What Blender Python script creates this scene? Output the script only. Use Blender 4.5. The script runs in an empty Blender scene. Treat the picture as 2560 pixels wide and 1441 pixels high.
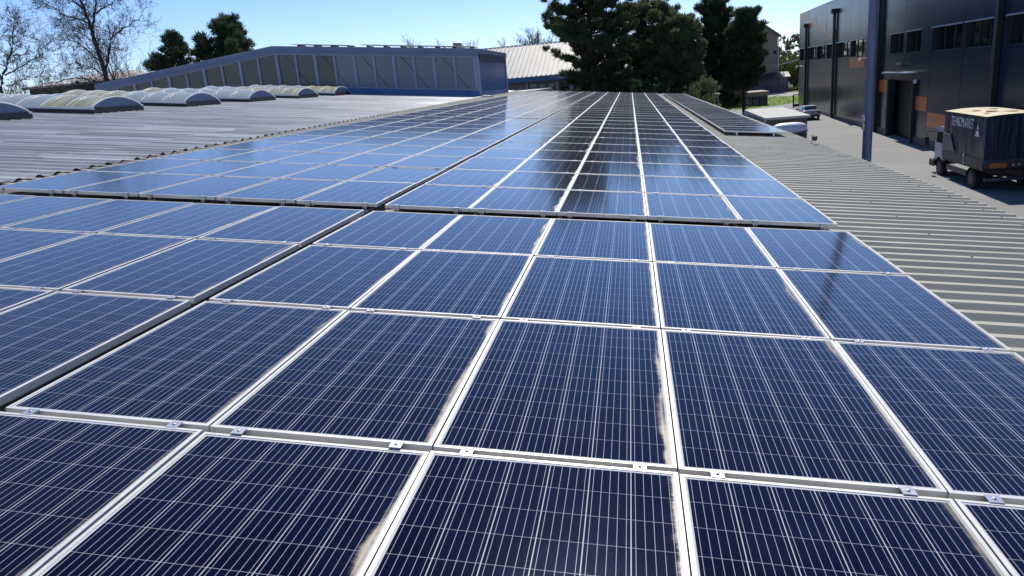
import bpy, math, random
import numpy as np
from mathutils import Matrix, Vector
R = math.radians
S = R(5.7); TS = math.tan(S)                     # roof slope
scene = bpy.context.scene
col = scene.collection

# ------------------------------------------------------------------ camera
CAMW = np.array([[0.98488377, 0.15203686, -0.08299856], [-0.16893385, 0.94897683, -0.26627869], [0.03827953, 0.2762748, 0.96031604]])
CAMC = np.array([2.857, -0.969, 1.220])
FPX = 1839.19
cd = bpy.data.cameras.new('camera'); cam = bpy.data.objects.new('camera', cd); col.objects.link(cam)
cd.sensor_width = 36; cd.lens = FPX / 2560 * 36; cd.clip_end = 3000; cd.clip_start = 0.05
m = Matrix.Identity(4)
for i in range(3):
    m[i][0] = CAMW[0][i]; m[i][1] = CAMW[2][i]; m[i][2] = -CAMW[1][i]; m[i][3] = CAMC[i]
cam.matrix_world = m
scene.camera = cam

# ------------------------------------------------------------------ light
SUN_EL, SUN_AZ = R(48), R(3)                     # azimuth from +Y towards +X
world = bpy.data.worlds.new('World'); scene.world = world; world.use_nodes = True
wn = world.node_tree; wn.nodes.clear()
sky = wn.nodes.new('ShaderNodeTexSky'); sky.sky_type = 'NISHITA'; sky.sun_disc = False
sky.sun_elevation = SUN_EL; sky.sun_rotation = SUN_AZ; sky.air_density = 0.85; sky.dust_density = 0.0; sky.ozone_density = 4.0; sky.altitude = 100
bg = wn.nodes.new('ShaderNodeBackground'); bg.inputs[1].default_value = 0.115
wo = wn.nodes.new('ShaderNodeOutputWorld')
hs_ = wn.nodes.new('ShaderNodeHueSaturation'); hs_.inputs['Saturation'].default_value = 1.08
tn = wn.nodes.new('ShaderNodeMix'); tn.data_type = 'RGBA'; tn.blend_type = 'MULTIPLY'; tn.inputs[0].default_value = 1; tn.inputs[7].default_value = (.97, .955, 1.13, 1)
wn.links.new(sky.outputs[0], hs_.inputs['Color']); wn.links.new(hs_.outputs[0], tn.inputs[6]); wn.links.new(tn.outputs[2], bg.inputs[0]); wn.links.new(bg.outputs[0], wo.inputs[0])
sd = bpy.data.lights.new('sun', 'SUN'); sd.energy = 4.4; sd.angle = R(0.5); sd.color = (1.0, 0.945, 0.84)
sun = bpy.data.objects.new('sun', sd); col.objects.link(sun)
sdir = Vector((math.sin(SUN_AZ) * math.cos(SUN_EL), math.cos(SUN_AZ) * math.cos(SUN_EL), math.sin(SUN_EL)))
sun.rotation_euler = sdir.to_track_quat('Z', 'Y').to_euler(); sun.location = (0, 20, 60)
scene.view_settings.view_transform = 'Standard'; scene.view_settings.look = 'None'
scene.view_settings.exposure = 0.18; scene.view_settings.gamma = 1.0

# ------------------------------------------------------------------ helpers
def at(x, y, Y):
    """world point at depth Y seen at photo coordinate x, y (used once, to survey positions)"""
    d = CAMW.T @ np.array([(x - 1280) / FPX, 1, (720.5 - y) / FPX]); t = (Y - CAMC[1]) / d[1]
    return CAMC + t * d
def gz(y):
    return -5.42 + 0.01 * (min(max(y, -60), 160) - 50)
def proof(u, v, n):                               # roof-plane coordinates to world
    return np.array([math.cos(S) * u + math.sin(S) * n, v, -math.sin(S) * u + math.cos(S) * n])
ROOF_N = -0.125
XR = -21.2                                        # ridge
def roofz(x, n=ROOF_N):
    c = n / math.cos(S)
    return -TS * x + c if x > XR else -TS * XR + c + TS * (x - XR)

class MB:
    def __init__(s): s.v = []; s.f = []; s.mi = []; s.uv = None
    def add(s, vs, fs, mi=0):
        o = len(s.v); s.v += [tuple(map(float, p)) for p in vs]
        for f in fs: s.f.append([i + o for i in f]); s.mi.append(mi)
    def box(s, x0, x1, y0, y1, z0, z1, fn=None, mi=0):
        vs = [(x, y, z) for z in (z0, z1) for y in (y0, y1) for x in (x0, x1)]
        if fn: vs = [fn(*p) for p in vs]
        s.add(vs, [(0, 2, 3, 1), (4, 5, 7, 6), (0, 1, 5, 4), (2, 6, 7, 3), (0, 4, 6, 2), (1, 3, 7, 5)], mi)
    def tube(s, pts, rad, n=6, caps=True, mi=0):
        pts = [Vector(p) for p in pts]; k = len(pts)
        rad = rad if hasattr(rad, '__len__') else [rad] * k
        vs = []; fs = []
        for i, p in enumerate(pts):
            d = (pts[min(i + 1, k - 1)] - pts[max(i - 1, 0)])
            if d.length < 1e-9: d = Vector((0, 0, 1))
            d.normalize()
            a = d.cross(Vector((0, 0, 1)) if abs(d.z) < .9 else Vector((1, 0, 0))).normalized(); b = d.cross(a)
            for j in range(n):
                t = 2 * math.pi * j / n
                vs.append(p + (a * math.cos(t) + b * math.sin(t)) * rad[i])
        for i in range(k - 1):
            for j in range(n):
                fs.append((i * n + j, i * n + (j + 1) % n, (i + 1) * n + (j + 1) % n, (i + 1) * n + j))
        if caps: fs.append(tuple(range(n))[::-1]); fs.append(tuple((k - 1) * n + j for j in range(n)))
        s.add(vs, fs, mi)
    def prism(s, poly, fn, a, b, mi=0):
        """poly of 2D points extruded from a to b; fn(p, q, t) gives the world point"""
        n = len(poly); vs = [fn(p, q, a) for p, q in poly] + [fn(p, q, b) for p, q in poly]
        fs = [tuple(range(n))[::-1], tuple(range(n, 2 * n))] + [(i, (i + 1) % n, n + (i + 1) % n, n + i) for i in range(n)]
        s.add(vs, fs, mi)
    def lathe(s, prof, c, axis='z', n=16, mi=0):
        vs = []; fs = []; k = len(prof)
        for r, h in prof:
            for j in range(n):
                t = 2 * math.pi * j / n; a, b = r * math.cos(t), r * math.sin(t)
                vs.append((c[0] + a, c[1] + b, c[2] + h) if axis == 'z' else (c[0] + h, c[1] + a, c[2] + b))
        for i in range(k - 1):
            for j in range(n): fs.append((i * n + j, i * n + (j + 1) % n, (i + 1) * n + (j + 1) % n, (i + 1) * n + j))
        fs.append(tuple(range(n))[::-1]); fs.append(tuple((k - 1) * n + j for j in range(n)))
        s.add(vs, fs, mi)
    def mesh(s, name, mats, off=(0, 0, 0), smooth=False, uv=None):
        me = bpy.data.meshes.new(name)
        me.from_pydata([(p[0] - off[0], p[1] - off[1], p[2] - off[2]) for p in s.v], [], s.f)
        for mt in (mats if isinstance(mats, (list, tuple)) else [mats]): me.materials.append(mt)
        if any(s.mi): me.polygons.foreach_set('material_index', s.mi)
        if smooth: me.polygons.foreach_set('use_smooth', [True] * len(me.polygons))
        if uv:
            l = me.uv_layers.new(name='UVMap')
            for lp in me.loops: l.data[lp.index].uv = uv(lp.vertex_index)
        me.validate(); me.update()
        return me
    def build(s, name, mats, parent=None, smooth=False):
        off = (0, 0, 0); q = parent
        while q is not None: off = tuple(a + b for a, b in zip(off, q.location)); q = q.parent
        o = bpy.data.objects.new(name, s.mesh(name, mats, off, smooth)); col.objects.link(o); o.parent = parent
        return o
def tag(o, label=None, cat=None, group=None, kind=None):
    if label: o['label'] = label
    if cat: o['category'] = cat
    if group: o['group'] = group
    if kind: o['kind'] = kind
    return o
def thing(name, loc, label, cat, group=None):
    o = bpy.data.objects.new(name, None); o.empty_display_size = .2; col.objects.link(o)
    o.location = tuple(map(float, loc)); return tag(o, label, cat, group)
def part(name, mesh, parent, loc=(0, 0, 0)):
    o = bpy.data.objects.new(name, mesh); col.objects.link(o); o.parent = parent; o.location = loc; return o

# ------------------------------------------------------------------ materials
class NT:
    def __init__(s, name):
        s.m = bpy.data.materials.new(name); s.m.use_nodes = True; s.t = s.m.node_tree
        s.b = s.t.nodes['Principled BSDF']
    def n(s, typ, **kw):
        x = s.t.nodes.new(typ)
        for k, v in kw.items(): setattr(x, k, v)
        return x
    def set(s, inp, v):
        if hasattr(v, 'is_output') or isinstance(v, bpy.types.NodeSocket): s.t.links.new(v, inp)
        else: inp.default_value = v
    def math(s, op, a, b=0.0, c=None, clamp=False):
        x = s.n('ShaderNodeMath', operation=op, use_clamp=clamp); s.set(x.inputs[0], a); s.set(x.inputs[1], b)
        if c is not None: s.set(x.inputs[2], c)
        return x.outputs[0]
    def mix(s, f, a, b):
        x = s.n('ShaderNodeMix', data_type='RGBA'); s.set(x.inputs[0], f)
        s.set(x.inputs[6], a if not isinstance(a, tuple) else (*a[:3], 1)); s.set(x.inputs[7], b if not isinstance(b, tuple) else (*b[:3], 1))
        return x.outputs[2]
    def noise(s, scale, vec=None, detail=3, rough=.55, dim='3D'):
        x = s.n('ShaderNodeTexNoise', noise_dimensions=dim); x.inputs['Scale'].default_value = scale
        x.inputs['Detail'].default_value = detail; x.inputs['Roughness'].default_value = rough
        if vec is not None: s.t.links.new(vec, x.inputs['Vector'])
        return x.outputs[0]
    def ramp(s, f, a, b):
        x = s.n('ShaderNodeMapRange', interpolation_type='SMOOTHSTEP'); s.set(x.inputs[0], f); s.set(x.inputs[1], a); s.set(x.inputs[2], b); return x.outputs[0]
    def obj(s): return s.n('ShaderNodeTexCoord').outputs['Object']
    def geo(s): return s.n('ShaderNodeNewGeometry').outputs['Position']
    def scaled(s, vec, sc):
        x = s.n('ShaderNodeVectorMath', operation='MULTIPLY'); s.t.links.new(vec, x.inputs[0]); x.inputs[1].default_value = sc; return x.outputs[0]
    def sep(s, vec):
        x = s.n('ShaderNodeSeparateXYZ'); s.t.links.new(vec, x.inputs[0]); return x.outputs
    def out(s, color, rough=.6, metal=0.0, bump=None, bumpd=.02, spec=None):
        s.set(s.b.inputs['Base Color'], (*color[:3], 1) if isinstance(color, tuple) else color)
        s.set(s.b.inputs['Roughness'], rough); s.set(s.b.inputs['Metallic'], metal)
        if spec is not None: s.b.inputs['Specular IOR Level'].default_value = spec
        if bump is not None:
            x = s.n('ShaderNodeBump'); x.inputs['Strength'].default_value = .6; x.inputs['Distance'].default_value = bumpd
            s.t.links.new(bump, x.inputs['Height']); s.t.links.new(x.outputs[0], s.b.inputs['Normal'])
        return s.m
def mat(name, c, rough=.6, metal=0.0, var=.25, scale=3.0, c2=None, bumpd=0, spec=None, stretch=None):
    t = NT(name); g = t.geo()
    if stretch: g = t.scaled(g, stretch)
    nz = t.noise(scale, g, 4)
    c2 = c2 or tuple(x * (1 - var) for x in c)
    f = t.ramp(nz, .35, .68)
    return t.out(t.mix(f, c, c2), rough, metal, nz if bumpd else None, bumpd, spec)

# photovoltaic laminate: cells, silver busbars, gaps, dust along the lower edge; UV is in metres on the panel
def cells_mat():
    t = NT('solar_cells')
    uv = t.n('ShaderNodeUVMap', uv_map='UVMap').outputs[0]
    sx, sy, _ = t.sep(uv)
    x = t.math('SUBTRACT', sx, .5)
    p, q = .1575, .1605
    y = t.math('SUBTRACT', sy, .0275)
    rnd = t.n('ShaderNodeObjectInfo').outputs['Random']
    # cell to cell and crystal to crystal variation
    cx = t.math('FLOOR', t.math('DIVIDE', x, p)); cy = t.math('FLOOR', t.math('DIVIDE', y, q))
    cv = t.n('ShaderNodeCombineXYZ'); t.set(cv.inputs[0], cx); t.set(cv.inputs[1], cy); t.set(cv.inputs[2], t.math('MULTIPLY', rnd, 57))
    wh = t.n('ShaderNodeTexWhiteNoise', noise_dimensions='3D'); t.t.links.new(cv.outputs[0], wh.inputs[0])
    vo = t.n('ShaderNodeTexVoronoi'); vo.inputs['Scale'].default_value = 85; t.t.links.new(uv, vo.inputs['Vector'])
    vb = t.n('ShaderNodeRGBToBW'); t.t.links.new(vo.outputs['Color'], vb.inputs[0])
    base = t.mix(wh.outputs[0], (.0045, .0055, .016), (.006, .0095, .032))
    base = t.mix(t.math('MULTIPLY', vb.outputs[0], .5), base, (.010, .015, .046))
    base = t.mix(t.math('MULTIPLY', rnd, .5), base, (.0045, .007, .024))
    def line(c, off, per, w):
        d = t.math('PINGPONG', t.math('SUBTRACT', c, off), per / 2)
        return t.math('SUBTRACT', 1.0, t.ramp(d, w * .35, w * .65))
    bus = line(x, p / 10, p / 5, .0019)
    gapx = line(x, 0.0, p, .0037)
    gapy = line(y, 0.0, q, .0025)
    inx = t.math('LESS_THAN', t.math('ABSOLUTE', x), 3 * p + .001)
    iny = t.math('MULTIPLY', t.math('GREATER_THAN', y, -.001), t.math('LESS_THAN', y, 10 * q + .001))
    inside = t.math('MULTIPLY', inx, iny)
    c1 = t.mix(t.math('MULTIPLY', bus, .80), base, (.56, .55, .56))
    c1 = t.mix(t.math('MULTIPLY', gapy, .62), c1, (.42, .43, .46))
    c1 = t.mix(t.math('MULTIPLY', gapx, .85), c1, (.60, .60, .60))
    c1 = t.mix(inside, (.58, .58, .57), c1)
    # specks
    ov = t.n('ShaderNodeVectorMath', operation='ADD'); t.t.links.new(uv, ov.inputs[0])
    cc = t.n('ShaderNodeCombineXYZ'); t.set(cc.inputs[0], t.math('MULTIPLY', rnd, 31.7)); t.set(cc.inputs[1], t.math('MULTIPLY', rnd, 77.1)); t.t.links.new(cc.outputs[0], ov.inputs[1])
    uvr = ov.outputs[0]
    sp = t.noise(150, uvr, 2, .7)
    big = t.noise(3.0, uvr, 3, .6)
    speck = t.math('MULTIPLY', t.ramp(sp, .66, .80), t.ramp(big, .38, .70))
    c1 = t.mix(t.math('MULTIPLY', speck, .42), c1, (.34, .33, .32))
    film = t.math('MULTIPLY', t.math('ADD', t.ramp(big, .45, .8), .25), t.math('MULTIPLY', t.math('FRACT', t.math('MULTIPLY', rnd, 7.3)), .035))
    c1 = t.mix(film, c1, (.40, .39, .36))
    # dust washed against the lower (right hand) frame
    d = t.math('SUBTRACT', .484, x)
    wv = t.scaled(uvr, (0, 1.15, 0)); wl = t.noise(1.0, wv, 2, .5)
    wide = t.math('MULTIPLY', t.ramp(wl, .30, .75), t.math('ADD', .030, t.math('MULTIPLY', t.math('FRACT', t.math('MULTIPLY', rnd, 13.7)), .045)))
    fr = t.noise(1.0, t.scaled(uvr, (26, 210, 0)), 3, .7)
    fr2 = t.noise(16, uvr, 3, .6)
    edge = t.math('ADD', t.math('ADD', wide, .004), t.math('ADD', t.math('MULTIPLY', t.math('SUBTRACT', fr, .5), .024), t.math('MULTIPLY', t.math('SUBTRACT', fr2, .5), .032)))
    dust = t.math('SUBTRACT', 1.0, t.ramp(t.math('SUBTRACT', d, edge), -.024, .014))
    # thinner film right next to the frame, thick tan rim at the outer edge
    core = t.ramp(t.math('SUBTRACT', edge, d), .012, .045)
    dopac = t.math('MULTIPLY', dust, t.math('SUBTRACT', .72, t.math('MULTIPLY', core, t.math('ADD', .12, t.math('MULTIPLY', fr2, .65)))))
    dn = t.noise(60, uvr, 4, .7)
    dcol = t.mix(dn, (.40, .335, .225), (.26, .22, .155))
    dcol = t.mix(core, dcol, (.29, .275, .235))
    run = t.noise(1.0, t.scaled(uvr, (0, 2.6, 0)), 2, .5); dopac = t.math('MULTIPLY', dopac, t.math('ADD', .45, t.math('MULTIPLY', t.ramp(run, .32, .62), .55)))
    halo = t.math('MULTIPLY', t.math('SUBTRACT', 1.0, t.ramp(d, .0, .13)), t.math('MULTIPLY', fr2, .07))
    c1 = t.mix(halo, c1, (.36, .32, .26))
    c1 = t.mix(dopac, c1, dcol)
    rough = t.math('ADD', .09, t.math('ADD', t.math('MULTIPLY', dopac, .6), t.math('MULTIPLY', t.noise(2.2, uvr, 3), .06)))
    t.b.inputs['IOR'].default_value = 1.45
    t.b.inputs['Sheen Weight'].default_value = .16; t.b.inputs['Sheen Roughness'].default_value = .14
    opaque = t.math('MAXIMUM', t.math('MAXIMUM', t.math('MULTIPLY', bus, .9), gapx), t.math('MAXIMUM', gapy, t.math('SUBTRACT', 1.0, inside)))
    opaque = t.math('MAXIMUM', opaque, t.math('MAXIMUM', dopac, t.math('MULTIPLY', speck, .5)))
    return t.out(c1, rough, t.math('MULTIPLY', t.math('SUBTRACT', 1.0, opaque), .88))
M = {}
M['cells'] = cells_mat()
M['frame'] = mat('anodised_aluminium', (.72, .70, .65), .42, .25, .12, 6)
M['clamp'] = mat('clamp_aluminium', (.52, .54, .58), .36, .6, .2, 20)
M['rail'] = mat('rail_aluminium', (.50, .50, .50), .45, .5, .2, 5)

def sheet_mat(name, a, b, rust, rough, metal, pitch=None, y0=0, valley=.5):
    t = NT(name); g = t.geo()
    n1 = t.noise(1.0, t.scaled(g, (.30, 3.9, .30)), 4, .6); n2 = t.noise(.9, g, 5, .65); n3 = t.noise(1.0, t.scaled(g, (1.5, 22, 1)), 3, .7)
    c = t.mix(t.ramp(n1, .36, .66), a, b)
    c = t.mix(t.math('MULTIPLY', t.ramp(n2, .50, .74), .6), c, rust)
    c = t.mix(t.math('MULTIPLY', t.ramp(n3, .55, .72), .35), c, tuple(min(1, x * 1.7) for x in a))
    if pitch:                                      # every rib of every sheet has weathered a little differently
        x_, y_, _ = t.sep(g); cv = t.n('ShaderNodeCombineXYZ'); t.set(cv.inputs[0], t.math('FLOOR', t.math('DIVIDE', t.math('SUBTRACT', y_, y0 - pitch * .5), pitch)))
        t.set(cv.inputs[1], t.math('FLOOR', t.math('MULTIPLY', t.math('ADD', x_, t.math('MULTIPLY', n2, 3.0)), .33)))
        wh_ = t.n('ShaderNodeTexWhiteNoise', noise_dimensions='2D'); t.t.links.new(cv.outputs[0], wh_.inputs[0])
        c = t.mix(t.math('MULTIPLY', t.ramp(wh_.outputs[0], .35, 1.0), .55), c, tuple(x * .48 for x in a))
        c = t.mix(t.math('MULTIPLY', t.ramp(wh_.outputs[0], .30, .0), .45), c, (.72, .72, .72))
    if pitch:                                      # valleys painted darker, shade put into the colour so the ribs stand out
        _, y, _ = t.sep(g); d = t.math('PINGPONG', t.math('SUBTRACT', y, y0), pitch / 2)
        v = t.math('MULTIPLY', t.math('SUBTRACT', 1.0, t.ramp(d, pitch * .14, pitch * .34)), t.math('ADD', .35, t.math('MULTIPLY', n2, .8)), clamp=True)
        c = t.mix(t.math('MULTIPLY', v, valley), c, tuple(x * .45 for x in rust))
    return t.out(c, t.math('ADD', rough, t.math('MULTIPLY', n2, .2)), metal)
M['sheet'] = sheet_mat('coated_steel_sheet', (.40, .38, .30), (.35, .335, .265), (.29, .265, .205), .55, .0)
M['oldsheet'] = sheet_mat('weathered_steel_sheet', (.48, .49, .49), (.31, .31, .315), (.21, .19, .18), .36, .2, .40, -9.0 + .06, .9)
M['foam'] = mat('dark_foam', (.075, .07, .065), .9)
M['bluefascia'] = mat('blue_grey_fascia', (.15, .195, .30), .4, .1, .15, .8, stretch=(1, 1, 3))
M['blueend'] = mat('blue_sheet', (.065, .165, .38), .32, .05, .12, .7)
M['curb'] = mat('blue_curb', (.08, .17, .37), .45, 0, .2, 1)
M['mullion'] = mat('pale_mullion', (.30, .345, .44), .4, .1, .1, 2)
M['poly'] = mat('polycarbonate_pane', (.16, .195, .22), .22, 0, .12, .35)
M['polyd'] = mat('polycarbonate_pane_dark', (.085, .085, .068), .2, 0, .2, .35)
M['brace'] = mat('brace_grey', (.12, .13, .15), .6)
M['white'] = mat('white_painted_metal', (.78, .79, .80), .35, 0, .08, 3)
def vault_mat(name, clean, stain, amt):
    t = NT(name); g = t.geo()
    n = t.noise(1.0, t.scaled(g, (5.5, .6, .8)), 4, .65); n2 = t.noise(9, g, 4, .7)
    f = t.math('MULTIPLY', t.ramp(t.math('ADD', n, t.math('MULTIPLY', n2, .18)), .42, .78), amt)
    return t.out(t.mix(f, clean, stain), .33)
M['vault'] = vault_mat('clean_vault', (.30, .35, .335), (.22, .265, .25), .5)
M['vaultstain'] = vault_mat('algae_stained_vault', (.43, .42, .26), (.20, .185, .085), .9)
M['endcap'] = mat('vault_end_cap', (.17, .225, .31), .4, 0, .12, 2)
M['dark'] = mat('dark_metal', (.035, .037, .042), .5, .2, .3, 4)
M['black'] = mat('black_plastic', (.014, .014, .015), .5, 0, .3, 6)
M['tyre'] = mat('tyre_rubber', (.022, .022, .023), .85, 0, .4, 12)
M['concrete'] = mat('pale_render', (.42, .40, .37), .9, 0, .2, .8)
M['glass'] = mat('dark_window_glass', (.012, .014, .016), .04, 0, .3, .5)
M['lgrey'] = mat('light_grey_roof', (.42, .42, .395), .7, 0, .18, .7)
M['dgrey'] = mat('dark_grey_wall', (.085, .088, .095), .6, 0, .2, .7)

def leaf_mat(name, a, b, c, scale=1.2, trans=.15):
    t = NT(name); g = t.geo(); n = t.noise(scale, g, 3, .6); n2 = t.noise(scale * 7, g, 2)
    cc = t.mix(t.ramp(n, .32, .68), a, b); cc = t.mix(t.math('MULTIPLY', t.ramp(n2, .45, .7), .7), cc, c)
    m_ = t.out(cc, .6)
    tl = t.n('ShaderNodeBsdfTranslucent'); t.t.links.new(cc, tl.inputs[0]); mx = t.n('ShaderNodeMixShader'); mx.inputs[0].default_value = trans
    o_ = t.t.nodes['Material Output']; t.t.links.new(t.b.outputs[0], mx.inputs[1]); t.t.links.new(tl.outputs[0], mx.inputs[2]); t.t.links.new(mx.outputs[0], o_.inputs[0])
    return m_
def cladding():
    t = NT('anthracite_cladding'); g = t.geo(); _, y, z = t.sep(g)
    n = t.noise(1.0, t.scaled(g, (.2, .2, .05)), 3)
    d = t.math('PINGPONG', t.math('SUBTRACT', z, -.05), .49)
    ln = t.math('SUBTRACT', 1.0, t.ramp(d, .006, .016))
    micro = t.math('PINGPONG', z, .05)
    c = t.mix(t.ramp(n, .3, .7), (.010, .020, .044), (.014, .027, .060))
    c = t.mix(ln, c, (.003, .004, .006))
    return t.out(c, t.math('ADD', .17, t.math('MULTIPLY', n, .12)), 0, micro, .004, .27)
M['clad'] = cladding()
M['orange'] = mat('orange_cladding', (.58, .145, .032), .3, 0, .12, .6, stretch=(1, 1, .2))
M['flash'] = mat('light_flashing', (.42, .46, .55), .35, .5, .1, 3)

def asphalt():
    t = NT('asphalt'); g = t.geo()
    n1 = t.noise(.18, g, 5, .6); n2 = t.noise(1.4, g, 5, .65); n3 = t.noise(40, g, 2)
    c = t.mix(t.ramp(n1, .35, .7), (.205, .205, .205), (.25, .25, .248))
    c = t.mix(t.math('MULTIPLY', t.ramp(n2, .52, .75), .4), c, (.12, .12, .12))
    c = t.mix(t.math('MULTIPLY', n3, .25), c, (.29, .28, .26))
    return t.out(c, .85, 0, n3, .01)
M['asphalt'] = asphalt()
def grassm():
    t = NT('grass_ground'); g = t.geo()
    n = t.noise(.9, g, 5, .65); n2 = t.noise(6, g, 4, .7)
    c = t.mix(t.ramp(n, .35, .65), (.15, .26, .045), (.24, .32, .07)); c = t.mix(t.math('MULTIPLY', n2, .5), c, (.11, .19, .035))
    return t.out(c, .95, 0, n2, .05)
M['grass'] = grassm()

M['road'] = mat('pale_road', (.36, .34, .31), .9, 0, .15, .6)
M['earth'] = mat('bare_earth', (.17, .145, .11), .95, 0, .35, .25, c2=(.09, .105, .05))

# ------------------------------------------------------------------ ground
def sheet_obj(name, poly, mtl, lift, kind='structure'):
    mb = MB(); n = len(poly); mb.add([(x, y, gz(y) + lift) for x, y in poly], [tuple(range(n))]); o = mb.build(name, mtl); return tag(o, kind=kind)
mb = MB()
ys = [-400, -60, 160, 900]; xs = [-700, 700]
mb.add([(x, y, gz(y)) for y in ys for x in xs], [(2 * i, 2 * i + 1, 2 * i + 3, 2 * i + 2) for i in range(3)])
tag(mb.build('ground', M['earth']), kind='structure')
mb = MB(); mb.add([(x, y, gz(y) + .004) for y in (-60, 116) for x in (5.5, 34)], [(0, 1, 3, 2)])
tag(mb.build('yard_asphalt', M['asphalt']), kind='structure')

# ------------------------------------------------------------------ the workshop with its corrugated roof
wk = thing('workshop_building', (0, 30, gz(30)), 'long low workshop with corrugated gable roof carrying the solar panels', 'building')
rng = np.random.default_rng(5)
Y0, Y1 = -9.0, 66.0
def corr(xa, xb, y0, y1, pitch, h, prof, nseg, n, jit):
    """trapezoid sheet with ribs along the slope; prof = fractions of pitch where the profile rises and falls"""
    mb = MB(); k = int(round((y1 - y0) / pitch)); rows = []
    for i in range(k):
        for fr, up in prof: rows.append((y0 + (i + fr) * pitch, up, i))
    for j in range(nseg + 1):
        rj = rng.normal(0, jit, k); rh = rng.normal(0, jit * .7, k)
        for y, up, i in rows:
            a, b = xa(y), xb(y); x = a + (b - a) * j / nseg
            mb.v.append((x + (rng.normal(0, .004) if up else 0), y + rj[i] * .6, roofz(x, n) + up * h + (rh[i] if up else 0)))
    r = len(rows)
    for j in range(nseg):
        for i in range(r - 1): mb.f.append([j * r + i, (j + 1) * r + i, (j + 1) * r + i + 1, j * r + i + 1]); mb.mi.append(0)
    return mb
PROF = [(0, 0), (.28, 0), (.505, 1), (.76, 1)]
XB = lambda y: -5.92 - .024 * (y - 8)
EAVE = 7.56
low = corr(lambda y: -8.2, lambda y: EAVE, Y0, Y1, .263, .050, PROF, 22, ROOF_N - .050, .0016)
k = int((Y1 - Y0) / .263)
for i in range(k):                                 # sealing screws on the crests
    y = Y0 + (i + .63) * .263
    for xx, st in ((7.28, 2), (6.0, 4), (4.9, 4)):
        if (i + int(xx)) % st == 0:
            x = xx + rng.normal(0, .02); z = roofz(x); rr = .014
            low.add([(x - rr, y - rr, z - .002), (x + rr, y - rr, z - .002), (x + rr, y + rr, z - .002), (x - rr, y + rr, z - .002), (x - rr * .5, y - rr * .5, z + .013), (x + rr * .5, y - rr * .5, z + .013), (x + rr * .5, y + rr * .5, z + .013), (x - rr * .5, y + rr * .5, z + .013)],
                    [(0, 1, 5, 4), (1, 2, 6, 5), (2, 3, 7, 6), (3, 0, 4, 7), (4, 5, 6, 7)])
low.build('lower_roof_sheet', M['sheet'], wk)
WAVE = [(0, 0), (.50, .03), (.66, .95), (.69, 1), (.78, 1), (.82, .93)]
up = corr(lambda y: XR, XB, Y0, Y1, .40, .036, WAVE, 18, ROOF_N + .001, .0035)
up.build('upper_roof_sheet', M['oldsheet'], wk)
lf = corr(lambda y: -48.0, lambda y: XR, Y0, Y1, .21, .04, PROF, 4, ROOF_N + .022, .002)
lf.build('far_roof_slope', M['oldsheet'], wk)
mb = MB()
nb = 250
for i in range(nb):                                # dark closure strip under the edge of the upper sheet
    ya = Y0 + (Y1 - Y0) * i / nb; yb = Y0 + (Y1 - Y0) * (i + 1) / nb; jx = rng.uniform(-.05, .0); jz = rng.uniform(-.012, .008)
    xa = XB((ya + yb) / 2) - .02 + jx
    mb.add([(xa - .08, ya, roofz(xa, ROOF_N - .03)), (xa, ya, roofz(xa, ROOF_N - .03)), (xa, yb, roofz(xa, ROOF_N - .03)), (xa - .08, yb, roofz(xa, ROOF_N - .03)),
            (xa - .08, ya, roofz(xa, ROOF_N + .004 + jz)), (xa, ya, roofz(xa, ROOF_N + .004 + jz)), (xa, yb, roofz(xa, ROOF_N + .004 + jz)), (xa - .08, yb, roofz(xa, ROOF_N + .004 + jz))],
           [(1, 2, 6, 5), (4, 5, 6, 7), (0, 4, 7, 3), (0, 1, 5, 4), (2, 3, 7, 6)])
mb.build('edge_closure', M['foam'], wk)
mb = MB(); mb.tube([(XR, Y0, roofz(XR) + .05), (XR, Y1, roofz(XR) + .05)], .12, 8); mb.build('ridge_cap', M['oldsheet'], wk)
mb = MB()
gl = lambda x: gz(30)
for (ya, yb) in ((Y0 + .3, Y0 + .6), (Y1 - .6, Y1 - .3)):
    poly = [(-47.5, -5.6), (7.1, -5.6), (7.1, roofz(7.1) - .2), (XR, roofz(XR) - .2), (-47.5, roofz(-47.5) - .2)]
    mb.prism(poly, lambda p, q, t: (p, t, q), ya, yb)
mb.box(6.85, 7.1, Y0 + .6, Y1 - .6, -5.6, roofz(7.1) - .2); mb.box(-47.5, -47.2, Y0 + .6, Y1 - .6, -5.6, roofz(-47.5) - .2)
mb.build('wall', M['concrete'], wk)
mb = MB(); mb.prism([(7.1, -.2), (XR, -.2), (XR, -.32), (7.1, -.32)], lambda p, q, t: (p, t, roofz(p) + q), Y0 + .6, Y1 - .6); mb.build('roof_deck', M['dark'], wk)

# ------------------------------------------------------------------ solar panels
PW, PL, PT = .992, 1.660, .040                     # width, length, frame depth
LIP = .0155
def frame_mesh():
    mb = MB(); w = PW / 2
    mb.box(-w, -w + LIP, 0, PL, -PT, 0); mb.box(w - LIP, w, 0, PL, -PT, 0)
    mb.box(-w + LIP, w - LIP, 0, LIP, -PT, -.0004); mb.box(-w + LIP, w - LIP, PL - LIP, PL, -PT, -.0004)
    return mb
def cell_quad(): 
    w = PW / 2 - LIP
    return [(-w, LIP, -.003), (w, LIP, -.003), (w, PL - LIP, -.003), (-w, PL - LIP, -.003)]
FRAME = frame_mesh().mesh('panel_frame', M['frame'])
mb = MB(); cq = cell_quad(); mb.add(cq, [(0, 1, 2, 3)]); CELLS = mb.mesh('panel_cells', M['cells'], uv=lambda i: (cq[i][0] + .5, cq[i][1]))
def mid_clamp():
    mb = MB(); mb.box(-.026, .026, -.048, .005, .0005, .004); mb.box(-.026, .026, -.040, -.036, -.022, .0005); mb.box(-.026, .026, -.007, -.003, -.022, .0005)
    mb.lathe([(.007, .004), (.007, .009), (.004, .010)], (0, -.022, 0), n=6); return mb
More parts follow.
